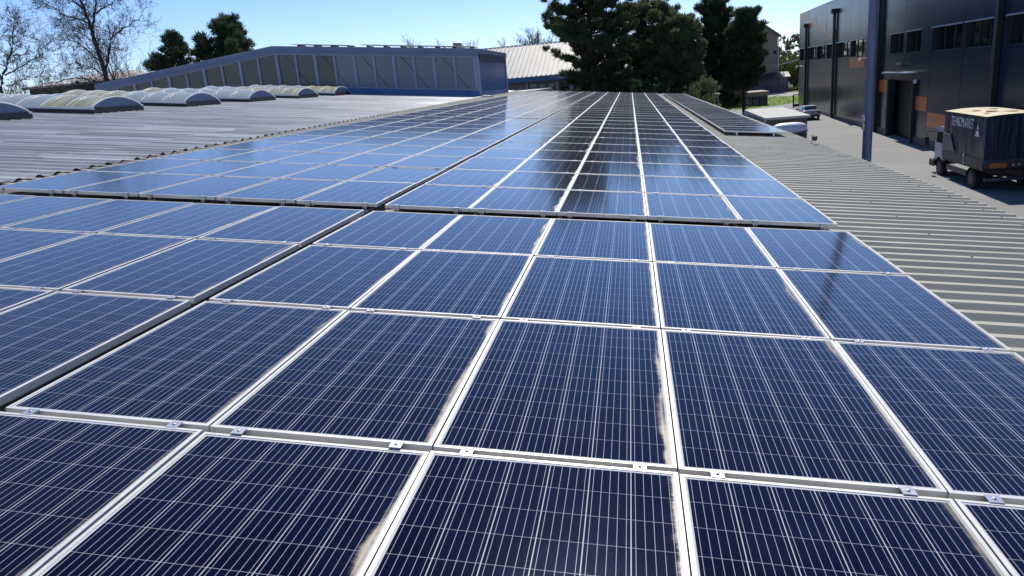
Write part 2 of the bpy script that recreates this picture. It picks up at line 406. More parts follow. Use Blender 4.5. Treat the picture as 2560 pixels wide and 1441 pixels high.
def end_clamp():
    mb = MB(); mb.box(-.03, .03, -.026, .010, .0005, .006); mb.box(-.03, .03, -.026, -.004, -.042, .0005)
    for s in (-.013, .013): mb.tube([(s, -.016, -.042), (s, -.016, -.075)], .006, 6)
    mb.box(-.045, .045, -.050, .02, -.088, -.075); return mb
MIDC = mid_clamp().mesh('mid_clamp', M['clamp']); ENDC = end_clamp().mesh('end_clamp', M['clamp'])
ORD = 'first second third fourth fifth sixth seventh eighth ninth tenth eleventh twelfth thirteenth fourteenth fifteenth sixteenth seventeenth eighteenth nineteenth twentieth'.split()
def ordn(i):
    if i < 20: return ORD[i]
    return {2: 'twenty-', 3: 'thirty-'}[(i + 1) // 10] + ORD[i % 10] if (i + 1) % 10 else {30: 'thirtieth', 40: 'fortieth'}[i + 1]
PITCH_V = 1.703
RT = Matrix.Rotation(S, 4, 'Y')
prs = random.Random(3)
def panel(u, y, label, group, first=False, rot=False):
    p = proof(u, y, 0)
    o = bpy.data.objects.new('solar_panel', None); o.empty_display_size = .2; col.objects.link(o)
    jt = Matrix.Rotation(prs.gauss(0, .0016), 4, 'X') @ Matrix.Rotation(prs.gauss(0, .0018), 4, 'Y')
    o.matrix_world = Matrix.Translation(p) @ RT @ (Matrix.Rotation(R(90), 4, 'Z') if rot else Matrix.Identity(4)) @ jt
    tag(o, label, 'solar panel', group)
    part('frame', FRAME, o); part('cell_sheet', CELLS, o)
    for s in (-.35, .35): part('clamp', ENDC if first else MIDC, o, (s, 0, 0))
    return o
far = MB(); far_uv = {}
def far_panel(u, y, rot=False):
    tr = Matrix.Translation(proof(u, y, 0)) @ RT @ (Matrix.Rotation(R(90), 4, 'Z') if rot else Matrix.Identity(4))
    src = frame_mesh(); far.add([tr @ Vector(v) for v in src.v], src.f, 0)
    o = len(far.v); far.add([tr @ Vector(v) for v in cq], [(0, 1, 2, 3)], 1)
    for i in range(4): far_uv[o + i] = (cq[i][0] + .5, cq[i][1])
    for s in (-.35, .35):
        src = mid_clamp(); far.add([tr @ (Vector(v) + Vector((s, 0, 0))) for v in src.v], src.f, 2)
BLOCKS = [('near', 0.0, 4, 4), ('middle', 7.16, 10, 10), ('far', 24.42, 23, 13)]
for bname, yb, nrow, nsolo in BLOCKS:
    for side in ('left', 'right'):
        for c in range(5):
            u = .5 + c * 1.0 if side == 'right' else -.105 - .496 - c * 1.017
            for r in range(nrow):
                y = yb + r * PITCH_V + (.04 if side == 'left' and bname != 'near' else 0)
                if r < nsolo:
                    panel(u, y, f'blue solar panel {side} of the dark seam, {bname} block, {ordn(r)} row, {ordn(c)} column from seam', f'solar panels in the {bname} block {side} of the seam', first=(r == 0 and bname != 'near'))
                else: far_panel(u, y)
for i in range(42):
    y = 20.93 + i * 1.008 + .5
    if i < 30: panel(6.30 + PL / 2, y, f'crosswise solar panel in single strip above the yard eave, {ordn(i)} from its near end', 'solar panels in the single strip by the eave', rot=True)
    else: far_panel(6.30 + PL / 2, y, rot=True)
o = bpy.data.objects.new('distant_solar_panels', far.mesh('distant_solar_panels', [M['frame'], M['cells'], M['clamp']], uv=lambda i: far_uv.get(i, (0, 0)))); col.objects.link(o)
tag(o, 'distant solar panels at the far end of the roof, merging into thin lines', 'solar panels', kind='stuff')
# mounting rails under the columns
for side in ('left', 'right'):
    for c in range(5):
        u = .5 + c * 1.0 if side == 'right' else -.105 - .496 - c * 1.017
        for s, nm in ((-.35, 'left'), (.35, 'right')):
            mb = MB()
            mb.box(u + s - .02, u + s + .02, -.05, 6.86, -.118, -.0885, proof); mb.box(u + s - .02, u + s + .02, 7.10, 63.7, -.118, -.0885, proof)
            mb.box(u + s - .02, u + s + .02, 6.86, 7.10, -.122, -.095, proof)
            rl = mb.build('mounting_rail', M['rail'])
            tag(rl, f'{nm} aluminium rail under {ordn(c)} panel column {side} of the dark seam', 'rail', 'mounting rails under the panels')
for s, nm in ((-.5, 'inner'), (.5, 'outer')):
    mb = MB(); mb.box(6.30 + s - .02, 6.30 + s + .02, 20.85, 63.3, -.118, -.045, proof)
    tag(mb.build('mounting_rail', M['rail']), f'{nm} aluminium rail under the single panel strip by the eave', 'rail', 'mounting rails under the panels')

# ------------------------------------------------------------------ barrel skylights
def skylight(k, y0, stains, label, rx):
    x_end = rx; N = 11; w = 2.62; rise = .31; cb = .24
    t = thing('barrel_skylight', (x_end, y0 + w / 2, roofz(x_end)), label, 'skylight', 'barrel skylights on the workshop roof')
    rad = (rise ** 2 + (w / 2) ** 2) / (2 * rise); ha = math.asin((w / 2) / rad)
    def arc(a, grow=0.0): return (y0 + w / 2 + (rad + grow) * math.sin(a), cb + rise - rad + (rad + grow) * math.cos(a))
    A = [-ha + 2 * ha * i / 18 for i in range(19)]
    xs = [x_end - i * .97 for i in range(N + 1)]
    for i in range(N):
        mb = MB(); xa, xb = xs[i] - .0, xs[i + 1]
        vs = []; 
        cuts = [xa, xb] if not (xb < XR < xa) else [xa, XR, xb]
        for x in cuts:
            for a in A: yy, h = arc(a); vs.append((x, yy, roofz(x) + h))
        fs = [(j * 19 + q, (j + 1) * 19 + q, (j + 1) * 19 + q + 1, j * 19 + q + 1) for j in range(len(cuts) - 1) for q in range(18)]
        mb.add(vs, fs); mb.build('pane', M['vaultstain'] if i in stains else M['vault'], t, smooth=True)
    for i in range(N + 1):
        mb = MB(); x = xs[i]
        pts = [(x, *arc(a, .012)) for a in A]
        mb.tube([(p[0], p[1], roofz(x) + p[2]) for p in pts], .026, 6); mb.build('rib', M['white'], t)
    mb = MB(); poly = [(arc(a)[0], arc(a)[1] - .004) for a in A]
    mb.prism(poly, lambda p, q, x: (x, p, roofz(x) + q), x_end - .02, x_end + .012); mb.build('end_cap', M['endcap'], t)
    mb = MB()
    cuts = [x_end + .06, XR, xs[-1]]
    for a, b in zip(cuts[:-1], cuts[1:]):
        for (p0, p1) in ((y0 - .07, y0 + .10), (y0 + w - .10, y0 + w + .07)):
            mb.box(0, 1, p0, p1, -.10, cb - .075, lambda x, y, z, a=a, b=b: (a + (b - a) * x, y, roofz(a + (b - a) * x) + z))
    mb.box(x_end - .1, x_end + .06, y0 + .10, y0 + w - .10, -.10, cb - .01, lambda x, y, z: (x, y, roofz(x) + z))
    mb.build('curb', M['dark'], t)
    mb = MB()
    for a, b in zip(cuts[:-1], cuts[1:]):
        for (p0, p1) in ((y0 - .09, y0 + .03),):
            mb.box(0, 1, p0, p1, cb - .075, cb - .005, lambda x, y, z, a=a, b=b: (a + (b - a) * x, y, roofz(a + (b - a) * x) + z))
    mb.build('edge_rail', M['white'], t)
    mb = MB()
    for a, b in zip(cuts[:-1], cuts[1:]): mb.box(0, 1, y0 + w - .03, y0 + w + .09, cb - .075, cb - .005, lambda x, y, z, a=a, b=b: (a + (b - a) * x, y, roofz(a + (b - a) * x) + z))
    mb.build('edge_rail', M['white'], t)
SK = [(17.05, (3, 4), 'nearest barrel skylight, showing only its grey curved end at the left edge'),
      (22.5, (0, 1, 5), 'long barrel skylight with two greenish stained panes at its near end'),
      (28.0, (3, 4, 5), 'clean white barrel skylight, third from the camera, stained far up by the ridge'),
      (33.42, (5,), 'clean white barrel skylight, fourth from the camera, beside two yellowed ones behind it'),
      (38.88, (0, 1, 2, 3), 'barrel skylight with three yellow streaked panes, second from the blue clerestory'),
      (44.25, (0, 1), 'farthest barrel skylight, two yellow panes, right in front of the blue clerestory')]
for k, (y0, st, lb) in enumerate(SK): skylight(k, y0, st, lb, -15.35)

# ------------------------------------------------------------------ clerestory across the roof
CY, CYB, CXR, CXL = 49.0, 60.3, -6.95, -35.2
cl = thing('clerestory', (CXR, CY, roofz(CXR)), 'blue grey clerestory with glazed front and bent roofline standing on the roof', 'clerestory')
def cz(x, h): return roofz(x) + h
def cbox(name, m_, x0, x1, y0, y1, h0, h1, par=cl):
    mb = MB()
    segs = [(x0, x1)] if not (x0 < XR < x1) else [(x0, XR), (XR, x1)]
    for a, b in segs: mb.box(a, b, y0, y1, h0, h1, lambda x, y, h: (x, y, cz(x, h)))
    return mb.build(name, m_, par)
cbox('curb', M['curb'], CXL, CXR - .14, CY, CY + .14, -.1, .40)
cbox('fascia', M['bluefascia'], CXL, CXR + .02, CY - .16, CY + .1, 2.60, 2.79)
cbox('fascia', M['bluefascia'], CXL, CXR + .05, CY - .20, CYB + .2, 2.795, 3.06)
cbox('top_rail', M['mullion'], CXL, CXR - .14, CY - .03, CY + .1, 2.52, 2.60)
cbox('sill_rail', M['mullion'], CXL, CXR - .14, CY - .03, CY + .1, .40, .47)
px_ = [CXR - .14 - .12 - i * 1.385 for i in range(21)]
for i in range(20):
    b_, a_ = px_[i], px_[i + 1]
    if a_ < CXL: a_ = CXL
    x0, x1 = a_ + .06, b_ - .06
    segs = [(x0, x1)] if not (x0 < XR < x1) else [(x0, XR), (XR, x1)]
    mb = MB()
    for a, b in segs: mb.box(a, b, CY + .03, CY + .06, .47, 2.52, lambda x, y, h: (x, y, cz(x, h)))
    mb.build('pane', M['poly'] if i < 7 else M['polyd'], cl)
for i in range(21):
    wd = .075 if i % 2 else .11
    x = px_[i]
    if x < CXL: continue
    mb = MB(); mb.box(x - wd, x + wd, CY - .05, CY + .07, .47, 2.52, lambda a, y, h: (a, y, cz(a, h))); mb.box(x + wd * .2, x + wd * .55, CY - .075, CY - .05, .47, 2.52, lambda a, y, h: (a, y, cz(a, h)))
    mb.build('mullion', M['mullion'], cl)
for i in (0, 2, 4, 6, 8):
    xa, xb = px_[i] - .55, px_[i + 2] + .55
    mb = MB(); mb.tube([(xb, CY + .022, cz(xb, 2.50)), (xa, CY + .022, cz(xa, .50))], .022, 5); mb.build('brace', M['brace'], cl)
mb = MB(); mb.box(CXR - .16, CXR - .06, CY + .16, CYB - .12, -.1, 2.78, lambda x, y, h: (x, y, roofz(CXR) + h)); mb.build('end_wall', M['blueend'], cl)
for ya, yb in ((CY - .02, CY + .16), (CYB - .12, CYB + .06)):
    mb = MB(); mb.box(CXR - .15, CXR, ya, yb, -.08, 2.79, lambda x, y, h: (x, y, roofz(CXR) + h)); mb.build('corner_post', M['mullion'], cl)
mb = MB(); mb.box(CXR - .05, CXR + .0, CY + .17, CYB - .13, -.08, .30, lambda x, y, h: (x, y, roofz(CXR) + h)); mb.build('end_curb', M['curb'], cl)
mb = MB(); mb.box(CXR - .05, CXR + .03, CY + .17, CYB - .13, 2.30, 2.785, lambda x, y, h: (x, y, roofz(CXR) + h)); mb.build('end_fascia', M['dgrey'], cl)
cbox('roof', M['lgrey'], CXL, CXR + .04, CY - .19, CYB + .19, 3.062, 3.09)
mb = MB(); mb.box(CXL, CXL + .1, CY + .16, CYB, -.1, 2.78, lambda x, y, h: (x, y, cz(x, h))); mb.box(CXL, CXR - .2, CYB - .1, CYB, -.1, 2.60, lambda x, y, h: (x, y, cz(min(max(x, CXL), CXR), h))); mb.build('rear_wall', M['blueend'], cl)
for xa, xb, lb in ((-20.3, -16.2, 'left tilted solar array seen edge-on on top of the clerestory'), (-15.3, -7.4, 'right long solar array seen edge-on on top of the clerestory')):
    t = thing('rooftop_solar_array', (xa, CY + 2, cz(xa, 3.09)), lb, 'solar panels', 'solar arrays on the clerestory roof')
    mb = MB(); mb.box(xa, xb, CY + 1.0, CY + 2.66, 0, .04, lambda x, y, h: (x, y, cz(x, 3.22) + h + .02 * (xb - x) / 4)); mb.build('panel_strip', M['frame'], t)
    mb = MB()
    x = xa + .4
    while x < xb: mb.box(x, x + .05, CY + 1.1, CY + 2.5, 0, .13, lambda a, y, h: (a, y, cz(a, 3.09) + h)); x += 1.2
    mb.build('support', M['dark'], t)
mb = MB(); mb.box(-6.88, -6.3, CY - .5, CY + .6, .01, .09, lambda x, y, h: (x, y, roofz(x) + h))
tag(mb.build('flashing_sheet', M['flash']), 'loose pale metal flashing at the foot of the blue clerestory corner', 'flashing')

# ------------------------------------------------------------------ dark warehouse on the right
WA, WB = 20.3, .045
wh = thing('warehouse', (WA + WB * 60, 60, gz(60)), 'tall anthracite warehouse with orange cladding squares and a high window band', 'building')
def WP(y, z, d): return (WA + WB * y - d, y + d * WB, z)
def wb(mb, y0, y1, z0, z1, d0, d1, mi=0): mb.box(y0, y1, z0, z1, d0, d1, WP, mi)
BAYS = [105.9, 99.6, 94.2, 88.6, 83.6, 77.4, 71.5, 66.6, 60.3, 54.4, 48.7, 43.4, 38, 32.6, 27.2, 21.8, 16.4]
ZT = 6.82
WIN = [(99.9, 105.4), (94.5, 99.0), (89.0, 93.9), (83.9, 88.3), (77.7, 83.2), (71.8, 77.1), (66.9, 71.2), (60.5, 63.9), (56.5, 59.8), (49.0, 54.2), (43.9, 48.4), (38.3, 42.9), (32.9, 37.5), (27.5, 32.2)]
DOOR = (57.2, 63.2, -.95)
wall = MB()
def wallpiece(y0, y1, z0, z1):
    if y1 - y0 > .02 and z1 - z0 > .02: wb(wall, y0, y1, z0, z1, -.3, 0)
for b1, b0 in zip(BAYS[:-1], BAYS[1:]):
    y0, y1 = b0 + .025, b1 - .025
    wins = sorted([(max(a, y0), min(b, y1)) for a, b in WIN if b > y0 and a < y1 and min(b, y1) - max(a, y0) > .1])
    wallpiece(y0, y1, 2.5, ZT)
    cur = y0
    for a, b in wins: wallpiece(cur, a, 1.0, 2.5); cur = b
    wallpiece(cur, y1, 1.0, 2.5)
    da, db = max(DOOR[0], y0), min(DOOR[1], y1)
    if db > da:
        wallpiece(y0, y1, DOOR[2], 1.0); wallpiece(y0, da, gz(b0) - .4, DOOR[2]); wallpiece(db, y1, gz(b0) - .4, DOOR[2])
    else: wallpiece(y0, y1, gz(b0) - .4, 1.0)
wall.build('wall', M['clad'], wh)
mb = MB(); wb(mb, 16.2, 105.7, gz(16) - .5, ZT - .05, -25, -.62); mb.build('core', M['black'], wh)
mb = MB(); wb(mb, 16.2, 105.95, ZT, ZT + .06, -25, .04); mb.build('parapet_cap', M['flash'], wh)
mb = MB(); wb(mb, 105.9, 106.0, gz(105) - .3, ZT, -25, .0); mb.build('end_wall', M['clad'], wh)
for y0, y1 in WIN:
    f = MB(); wb(f, y0, y1, 1.0, 1.06, -.28, -.06); wb(f, y0, y0 + .07, 1.06, 2.5, -.28, -.10); wb(f, y1 - .07, y1, 1.06, 2.5, -.28, -.10)
    n = 3 if y1 - y0 > 4 else 2
    for i in range(1, n): yy = y0 + (y1 - y0) * i / n; wb(f, yy - .03, yy + .03, 1.06, 2.5, -.28, -.18)
    f = f.build('window', M['dark'], wh)
    g = MB(); wb(g, y0 + .01, y1 - .01, 1.02, 2.49, -.26, -.24); g.build('pane', M['glass'], f)
    g = MB(); wb(g, y0 - .05, y1 + .05, 2.47, 2.55, .003, .10); g.build('drip_trim', M['flash'], f)
for y0, y1, z0, z1 in [(99.7, 105.85, 5.85, 6.80), (94.3, 99.5, 4.87, 5.85), (88.7, 94.1, 3.90, 4.87), (83.7, 88.5, 2.92, 3.90), (71.6, 77.3, .0, .97), (66.7, 71.4, -.97, 0), (63.7, 66.5, -1.95, -.97), (54.5, 56.9, -2.96, -1.98), (48.8, 54.3, -3.94, -2.96)]:
    mb = MB(); wb(mb, y0, y1, z0 + .01, z1 - .01, .002, .012); mb.build('orange_panel', M['orange'], wh)
for y, w_, zt in ((100.0, .30, 5.35), (83.9, .30, 5.9), (66.7, .42, 7.4), (43.6, .45, 7.4)):
    mb = MB()
    mb.box(y - w_ / 2, y + w_ / 2, gz(y) + .02, zt - .45, .05, .30, WP)
    d = mb.build('downspout', M['black'], wh)
    mb = MB(); mb.box(y - w_ / 2 - .12, y + w_ / 2 + .12, zt - .45, zt, .02, .50, WP); mb.build('hopper', M['black'], d)
mb = MB(); wb(mb, 57.0, 63.6, -.42, -.32, .003, .65); mb.build('canopy', M['flash'], wh)
mb = MB(); wb(mb, 57.25, 63.15, gz(60) - .1, -.95, -.60, -.55); mb.build('door', M['black'], wh)
mb = MB(); wb(mb, 63.2, 63.45, gz(60), -.9, .003, .22); mb.build('door_jamb', M['dark'], wh)
mb = MB(); wb(mb, 57.0, 57.2, gz(60), -.9, .003, .22); mb.build('door_jamb', M['dark'], wh)
for ya, yb in ((64.0, 105.5), (16.4, 56.9)):
    mb = MB(); wb(mb, ya, yb, gz(50) - .25, gz(80) + .30, .003, .05); mb.build('plinth', M['dgrey'], wh)
def haz_mat():
    t = NT('hazard_stripes'); g = t.geo(); _, y, z = t.sep(g)
    f = t.math('GREATER_THAN', t.math('FRACT', t.math('MULTIPLY', t.math('ADD', z, y), 3.2)), .5)
    return t.out(t.mix(f, (.62, .20, .03), (.05, .04, .03)), .5)
M['hazard'] = haz_mat()
mb = MB(); wb(mb, 63.5, 63.75, -4.1, -3.0, .23, .26); mb.build('hazard_strip', M['hazard'], wh)
for (y, z, lb) in ((72.3, .72, 'small white security camera on the upper orange cladding square'), (105.8, .25, 'small white security camera at the far corner of the warehouse')):
    t = thing('security_camera', WP(y, z, 0), lb, 'security camera', 'security cameras on the warehouse')
    mb = MB(); mb.tube([WP(y, z + .12, .01), WP(y, z + .06, .22)], .03, 6); mb.build('bracket', M['white'], t)
    mb = MB(); mb.tube([WP(y + .12, z + .08, .15), WP(y - .32, z - .06, .42)], .085, 8); mb.build('camera_body', M['white'], t)
t = thing('wall_lamp', WP(60.2, .15, 0), 'small grey lamp above the canopy of the warehouse door', 'lamp')
mb = MB(); mb.tube([WP(60.2, .05, .01), WP(60.2, .25, .3)], .03, 6); mb.build('arm', M['dark'], t)
mb = MB(); wb(mb, 60.0, 60.4, .2, .36, .25, .5); mb.build('lamp_head', M['flash'], t)
t = thing('wall_lamp', WP(56.6, -1.1, 0), 'small white lamp on the wall just right of the warehouse door', 'lamp')
mb = MB(); mb.tube([WP(56.6, -1.05, .01), WP(56.6, -1.0, .14)], .02, 6); mb.build('arm', M['dark'], t)
mb = MB(); wb(mb, 56.5, 56.7, -1.1, -.85, .13, .28); mb.build('lamp_head', M['white'], t)

# ------------------------------------------------------------------ blue post by the eave
M['post'] = mat('blue_grey_paint', (.125, .155, .235), .38, .1, .18, 1.4, stretch=(3, 3, .6))
b0 = at(2166, 402, 22); b1 = at(2181.5, 0, 22)
t = thing('metal_post', (b0[0], 22, gz(22)), 'thick blue painted post rising past the roof eave beside the truck', 'post')
mb = MB(); px0 = b0[0]; mb.lathe([(.132, 0), (.128, 4), (.118, 8), (.105, 10.6)], (px0, 22, gz(22)), n=24); mb.build('shaft', M['post'], t, smooth=True)
mb = MB(); mb.box(px0 - .3, px0 + .3, 21.7, 22.3, gz(22) + .005, gz(22) + .03); mb.build('base_plate', M['dark'], t)
q = at(2160, 307, 21.9)
mb = MB(); mb.box(px0 - .165, px0 - .135, 21.86, 22.02, q[2] - .20, q[2] + .20); mb.build('reflector', mat('red_white_reflector', (.55, .10, .06), .4, 0, 0, 9, c2=(.8, .75, .7)), t)

# ------------------------------------------------------------------ truck
TX, TY = 18.95, 36.6; TG = gz(38)
ca, sa = math.cos(.045), math.sin(.045)
def TP(x, y, z): return (TX + x * ca + y * sa, TY - x * sa + y * ca, TG + z)
tr = thing('box_truck', TP(1.2, 3, 0), 'dark blue tarpaulin box truck with cream roof parked along the warehouse', 'truck')
def tarp_mat():
    t = NT('blue_tarpaulin'); g = t.geo(); x, y, z = t.sep(g)
    n = t.noise(1.0, t.scaled(g, (2, 2.8, .35)), 3, .6); n2 = t.noise(1.0, t.scaled(g, (3, 7, .5)), 2, .6)
    c = t.mix(t.ramp(n, .3, .7), (.010, .017, .044), (.018, .028, .068))
    return t.out(c, .36, 0, n2, .09)
M['tarp'] = tarp_mat()
M['cream'] = mat('cream_tarp_roof', (.66, .62, .44), .7, 0, .15, 1.2, c2=(.50, .44, .26))
M['cab'] = mat('pale_blue_cab_paint', (.42, .52, .60), .25, 0, .08, 2)
M['board'] = mat('dark_drop_side', (.075, .075, .085), .5, .2, .3, 4)
L, WT = 5.35, 2.46
mb = MB()
def side(x):                                       # creased tarpaulin walls
    ny, nz = 44, 14; vs = []; r_ = random.Random(int(x * 7) + 2)
    ph = [r_.uniform(0, 6.3) for _ in range(6)]
    for j in range(nz + 1):
        for i in range(ny + 1):
            y = L * i / ny; z = 1.52 + 1.98 * j / nz; s = j / nz
            w_ = .012 * math.sin(y * 9 + ph[0] + s) + .010 * math.sin(y * 17 + ph[1]) * (.4 + s) + .012 * math.sin(y * 5.3 - 2.2 * s + ph[2])
            w_ *= math.sin(math.pi * min(1, max(0, i / ny))) ** .3
            vs.append(TP(x + (w_ if x > 1 else -w_), y, z))
    mb.add(vs, [(j * (ny + 1) + i, j * (ny + 1) + i + 1, (j + 1) * (ny + 1) + i + 1, (j + 1) * (ny + 1) + i) for j in range(nz) for i in range(ny)])
side(0.0); side(WT)
mb.add([TP(0, 0, 1.52), TP(WT, 0, 1.52), TP(WT, 0, 3.5), TP(0, 0, 3.5)], [(0, 1, 2, 3)]); mb.add([TP(0, L, 1.52), TP(WT, L, 1.52), TP(WT, L, 3.5), TP(0, L, 3.5)], [(3, 2, 1, 0)])
mb.build('tarpaulin', M['tarp'], tr, smooth=False)
mb = MB(); vs = []
for j in range(9):
    for i in range(13): vs.append(TP(-.02 + (WT + .04) * j / 8, -.02 + (L + .04) * i / 12, 3.50 + .07 * math.sin(math.pi * j / 8) - .02 * abs(math.sin(i * math.pi / 3)) * math.sin(math.pi * j / 8)))
mb.add(vs, [(j * 13 + i, j * 13 + i + 1, (j + 1) * 13 + i + 1, (j + 1) * 13 + i) for j in range(8) for i in range(12)])
mb.build('roof_tarp', M['cream'], tr, smooth=True)
for (x, y, r1, r2) in ((1.0, 2.2, .30, .16), (1.6, 1.5, .34, .17), (.75, 3.3, .22, .15), (1.7, 3.9, .24, .12), (.5, 1.4, .12, .1)):
    mb = MB(); n = 18; rr = random.Random(int(x * 100)); mb.add([TP(x + r1 * rr.uniform(.7, 1.15) * math.cos(2 * math.pi * i / n), y + r2 * 2 * rr.uniform(.7, 1.15) * math.sin(2 * math.pi * i / n), 3.505 + .07 * math.sin(math.pi * x / WT)) for i in range(n)], [tuple(range(n))])
    mb.build('roof_stain', M['brown'] if 'brown' in M else M.setdefault('brown', mat('rust_stain', (.20, .13, .05), .9, 0, .4, 6)), tr)
mb = MB(); mb.box(-.03, .0, 0, L, 1.10, 1.52, TP); mb.box(WT, WT + .03, 0, L, 1.10, 1.52, TP); mb.box(0, WT, -.03, 0, 1.10, 1.52, TP); mb.build('drop_side', M['board'], tr)
mb = MB(); mb.box(0, WT, 0, L, 1.0, 1.10, TP); mb.box(.7, .85, -.2, 7.0, .72, 1.0, TP); mb.box(1.6, 1.75, -.2, 7.0, .72, 1.0, TP); mb.build('chassis', M['black'], tr)
mb = MB(); mb.box(-.02, .02, 1.9, 4.6, .55, .82, TP); mb.build('side_guard', M['board'], tr)
mb = MB(); mb.box(-.045, -.031, L * .42, L * .42 + .08, 1.0, 1.6, TP); mb.box(-.06, -.045, L * .42 - .03, L * .42 + .11, 1.44, 1.56, TP); mb.build('side_latch', M['rail'], tr)
for (x, y) in ((.02, 1.35), (WT - .30, 1.35), (.04, 5.85), (WT - .32, 5.85)):
    mb = MB(); c = TP(x, y, .48); mb.lathe([(.30, .0), (.45, .02), (.48, .08), (.48, .22), (.45, .28), (.30, .28)], (c[0], c[1], c[2]), 'x', 20); w_ = mb.build('wheel', M['tyre'], tr)
    mb = MB(); mb.lathe([(.27, -.01), (.27, .02), (.12, .06), (.12, .29)], (c[0], c[1], c[2]), 'x', 14); mb.build('rim', M['board'], w_)
    mb = MB(); pts = [TP(x + .14, y + .60 * math.cos(a), .48 + .56 * math.sin(a)) for a in [i * math.pi / 10 for i in range(11)]]
    for p0, p1 in zip(pts[:-1], pts[1:]): mb.add([(p0[0] - .16, p0[1], p0[2]), (p0[0] + .16, p0[1], p0[2]), (p1[0] + .16, p1[1], p1[2]), (p1[0] - .16, p1[1], p1[2])], [(0, 1, 2, 3)])
    mb.build('mudguard', M['black'], tr)
mb = MB(); poly = [(5.45, .75), (7.15, .75), (7.2, 1.55), (6.95, 2.35), (6.7, 2.58), (5.55, 2.62), (5.45, 2.5)]
mb.prism(poly, lambda p, q, x: TP(x, p, q), .20, WT - .20); cabm = mb.build('cab', M['cab'], tr)
mb = MB(); mb.prism([(5.85, 1.72), (7.0, 1.72), (6.86, 2.3), (5.9, 2.36)], lambda p, q, x: TP(x, p, q), .185, .199); mb.build('side_window', M['glass'], cabm)
mb = MB(); mb.prism([(5.78, 1.0), (5.82, 1.0), (5.82, 2.45), (5.78, 2.45)], lambda p, q, x: TP(x, p, q), .190, .199); mb.box(.17, .199, 5.95, 6.12, 1.55, 1.6, TP); mb.build('door_seam', M['black'], cabm)
mb = MB(); mb.box(.0, WT - .05, 7.05, 7.35, .45, .80, TP); mb.box(-.02, .04, 6.55, 7.2, .45, .78, TP); mb.build('bumper', M['black'], tr)
mb = MB(); mb.tube([TP(.20, 6.9, 2.35), TP(-.25, 7.0, 2.32), TP(-.30, 7.0, 2.0)], .022, 6); mb.tube([TP(.20, 6.9, 1.35), TP(-.20, 7.0, 1.35), TP(-.30, 7.0, 1.6)], .02, 6); mr = mb.build('mirror_arm', M['black'], tr)
mb = MB(); mb.box(-.40, -.20, 6.95, 7.08, 1.55, 2.05, TP); mb.build('mirror', M['black'], mr)
M['amber'] = mat('orange_reflective_plate', (.62, .19, .035), .45, 0, .25, 9)
mb = MB(); mb.box(.28, .98, -.05, -.031, 1.13, 1.34, TP); mb.build('rear_marker', M['amber'], tr)
M['plate'] = mat('pale_plate', (.16, .165, .17), .6, 0, .5, 30)
mb = MB(); mb.box(.1, WT - .1, -.06, .06, .52, .66, TP); bmp = mb.build('rear_bar', M['board'], tr)
mb = MB(); mb.box(.22, .74, -.075, -.061, .53, .645, TP); mb.build('number_plate', M['plate'], bmp)
for i in range(4):
    mb = MB(); x = 1.25 + i * .25; c = TP(x, -.04, 1.24); mb.tube([TP(x, -.031, 1.24), TP(x, -.055, 1.24)], .06, 10); mb.build('rear_light', M['rail'], tr)
# lettering and marks on the tarpaulin side
M['letter'] = mat('pale_lettering', (.78, .80, .84), .5, 0, .1, 5)
def lettering(txt, size, y_left, z, par, mtl, name='lettering'):
    cu = bpy.data.curves.new('text', 'FONT'); cu.body = txt; cu.size = size; cu.extrude = .002
    to = bpy.data.objects.new('text', cu); col.objects.link(to)
    dg = bpy.context.evaluated_depsgraph_get(); me = bpy.data.meshes.new_from_object(to.evaluated_get(dg))
    bpy.data.objects.remove(to)
    off = tr.location
    for v in me.vertices:
        x, y, zz = v.co; p = TP(-.075 - zz, y_left - x * .80, z + y * 1.35); v.co = (p[0] - off[0], p[1] - off[1], p[2] - off[2])
    me.materials.clear(); me.materials.append(mtl)
    o = bpy.data.objects.new(name, me); col.objects.link(o); o.parent = par; return o
lettering('TEHNOMARKET', .50, 4.15, 2.86, tr, M['letter'])
def mark(name, pts, mtl):
    mb = MB(); mb.prism(pts, lambda p, q, x: TP(x, p, q), -.072, -.050); return mb.build(name, mtl, tr)
M['markg'] = mat('grey_mark', (.17, .18, .20), .5, 0, .2, 4)
mark('emblem', [(1.05, 2.55), (.55, 2.55), (.66, 2.80), (.90, 2.80)], M['letter']); mark('emblem', [(.88, 2.88), (.68, 2.88), (.78, 3.10)], M['letter'])
mark('side_graphic', [(5.25, 1.56), (3.55, 1.56), (4.2, 2.38), (5.25, 2.42)], M['markg'])
mb = MB(); mb.add([TP(1.9, -.033, 2.35), TP(2.44, -.033, 2.35), TP(2.44, -.033, 2.75), TP(2.25, -.033, 2.75)], [(0, 1, 2, 3)]); mb.add([TP(1.9, -.036, 2.35), TP(2.44, -.036, 2.35), TP(2.44, -.036, 2.75), TP(2.25, -.036, 2.75)], [(3, 2, 1, 0)]); mb.build('rear_graphic', M['markg'], tr)

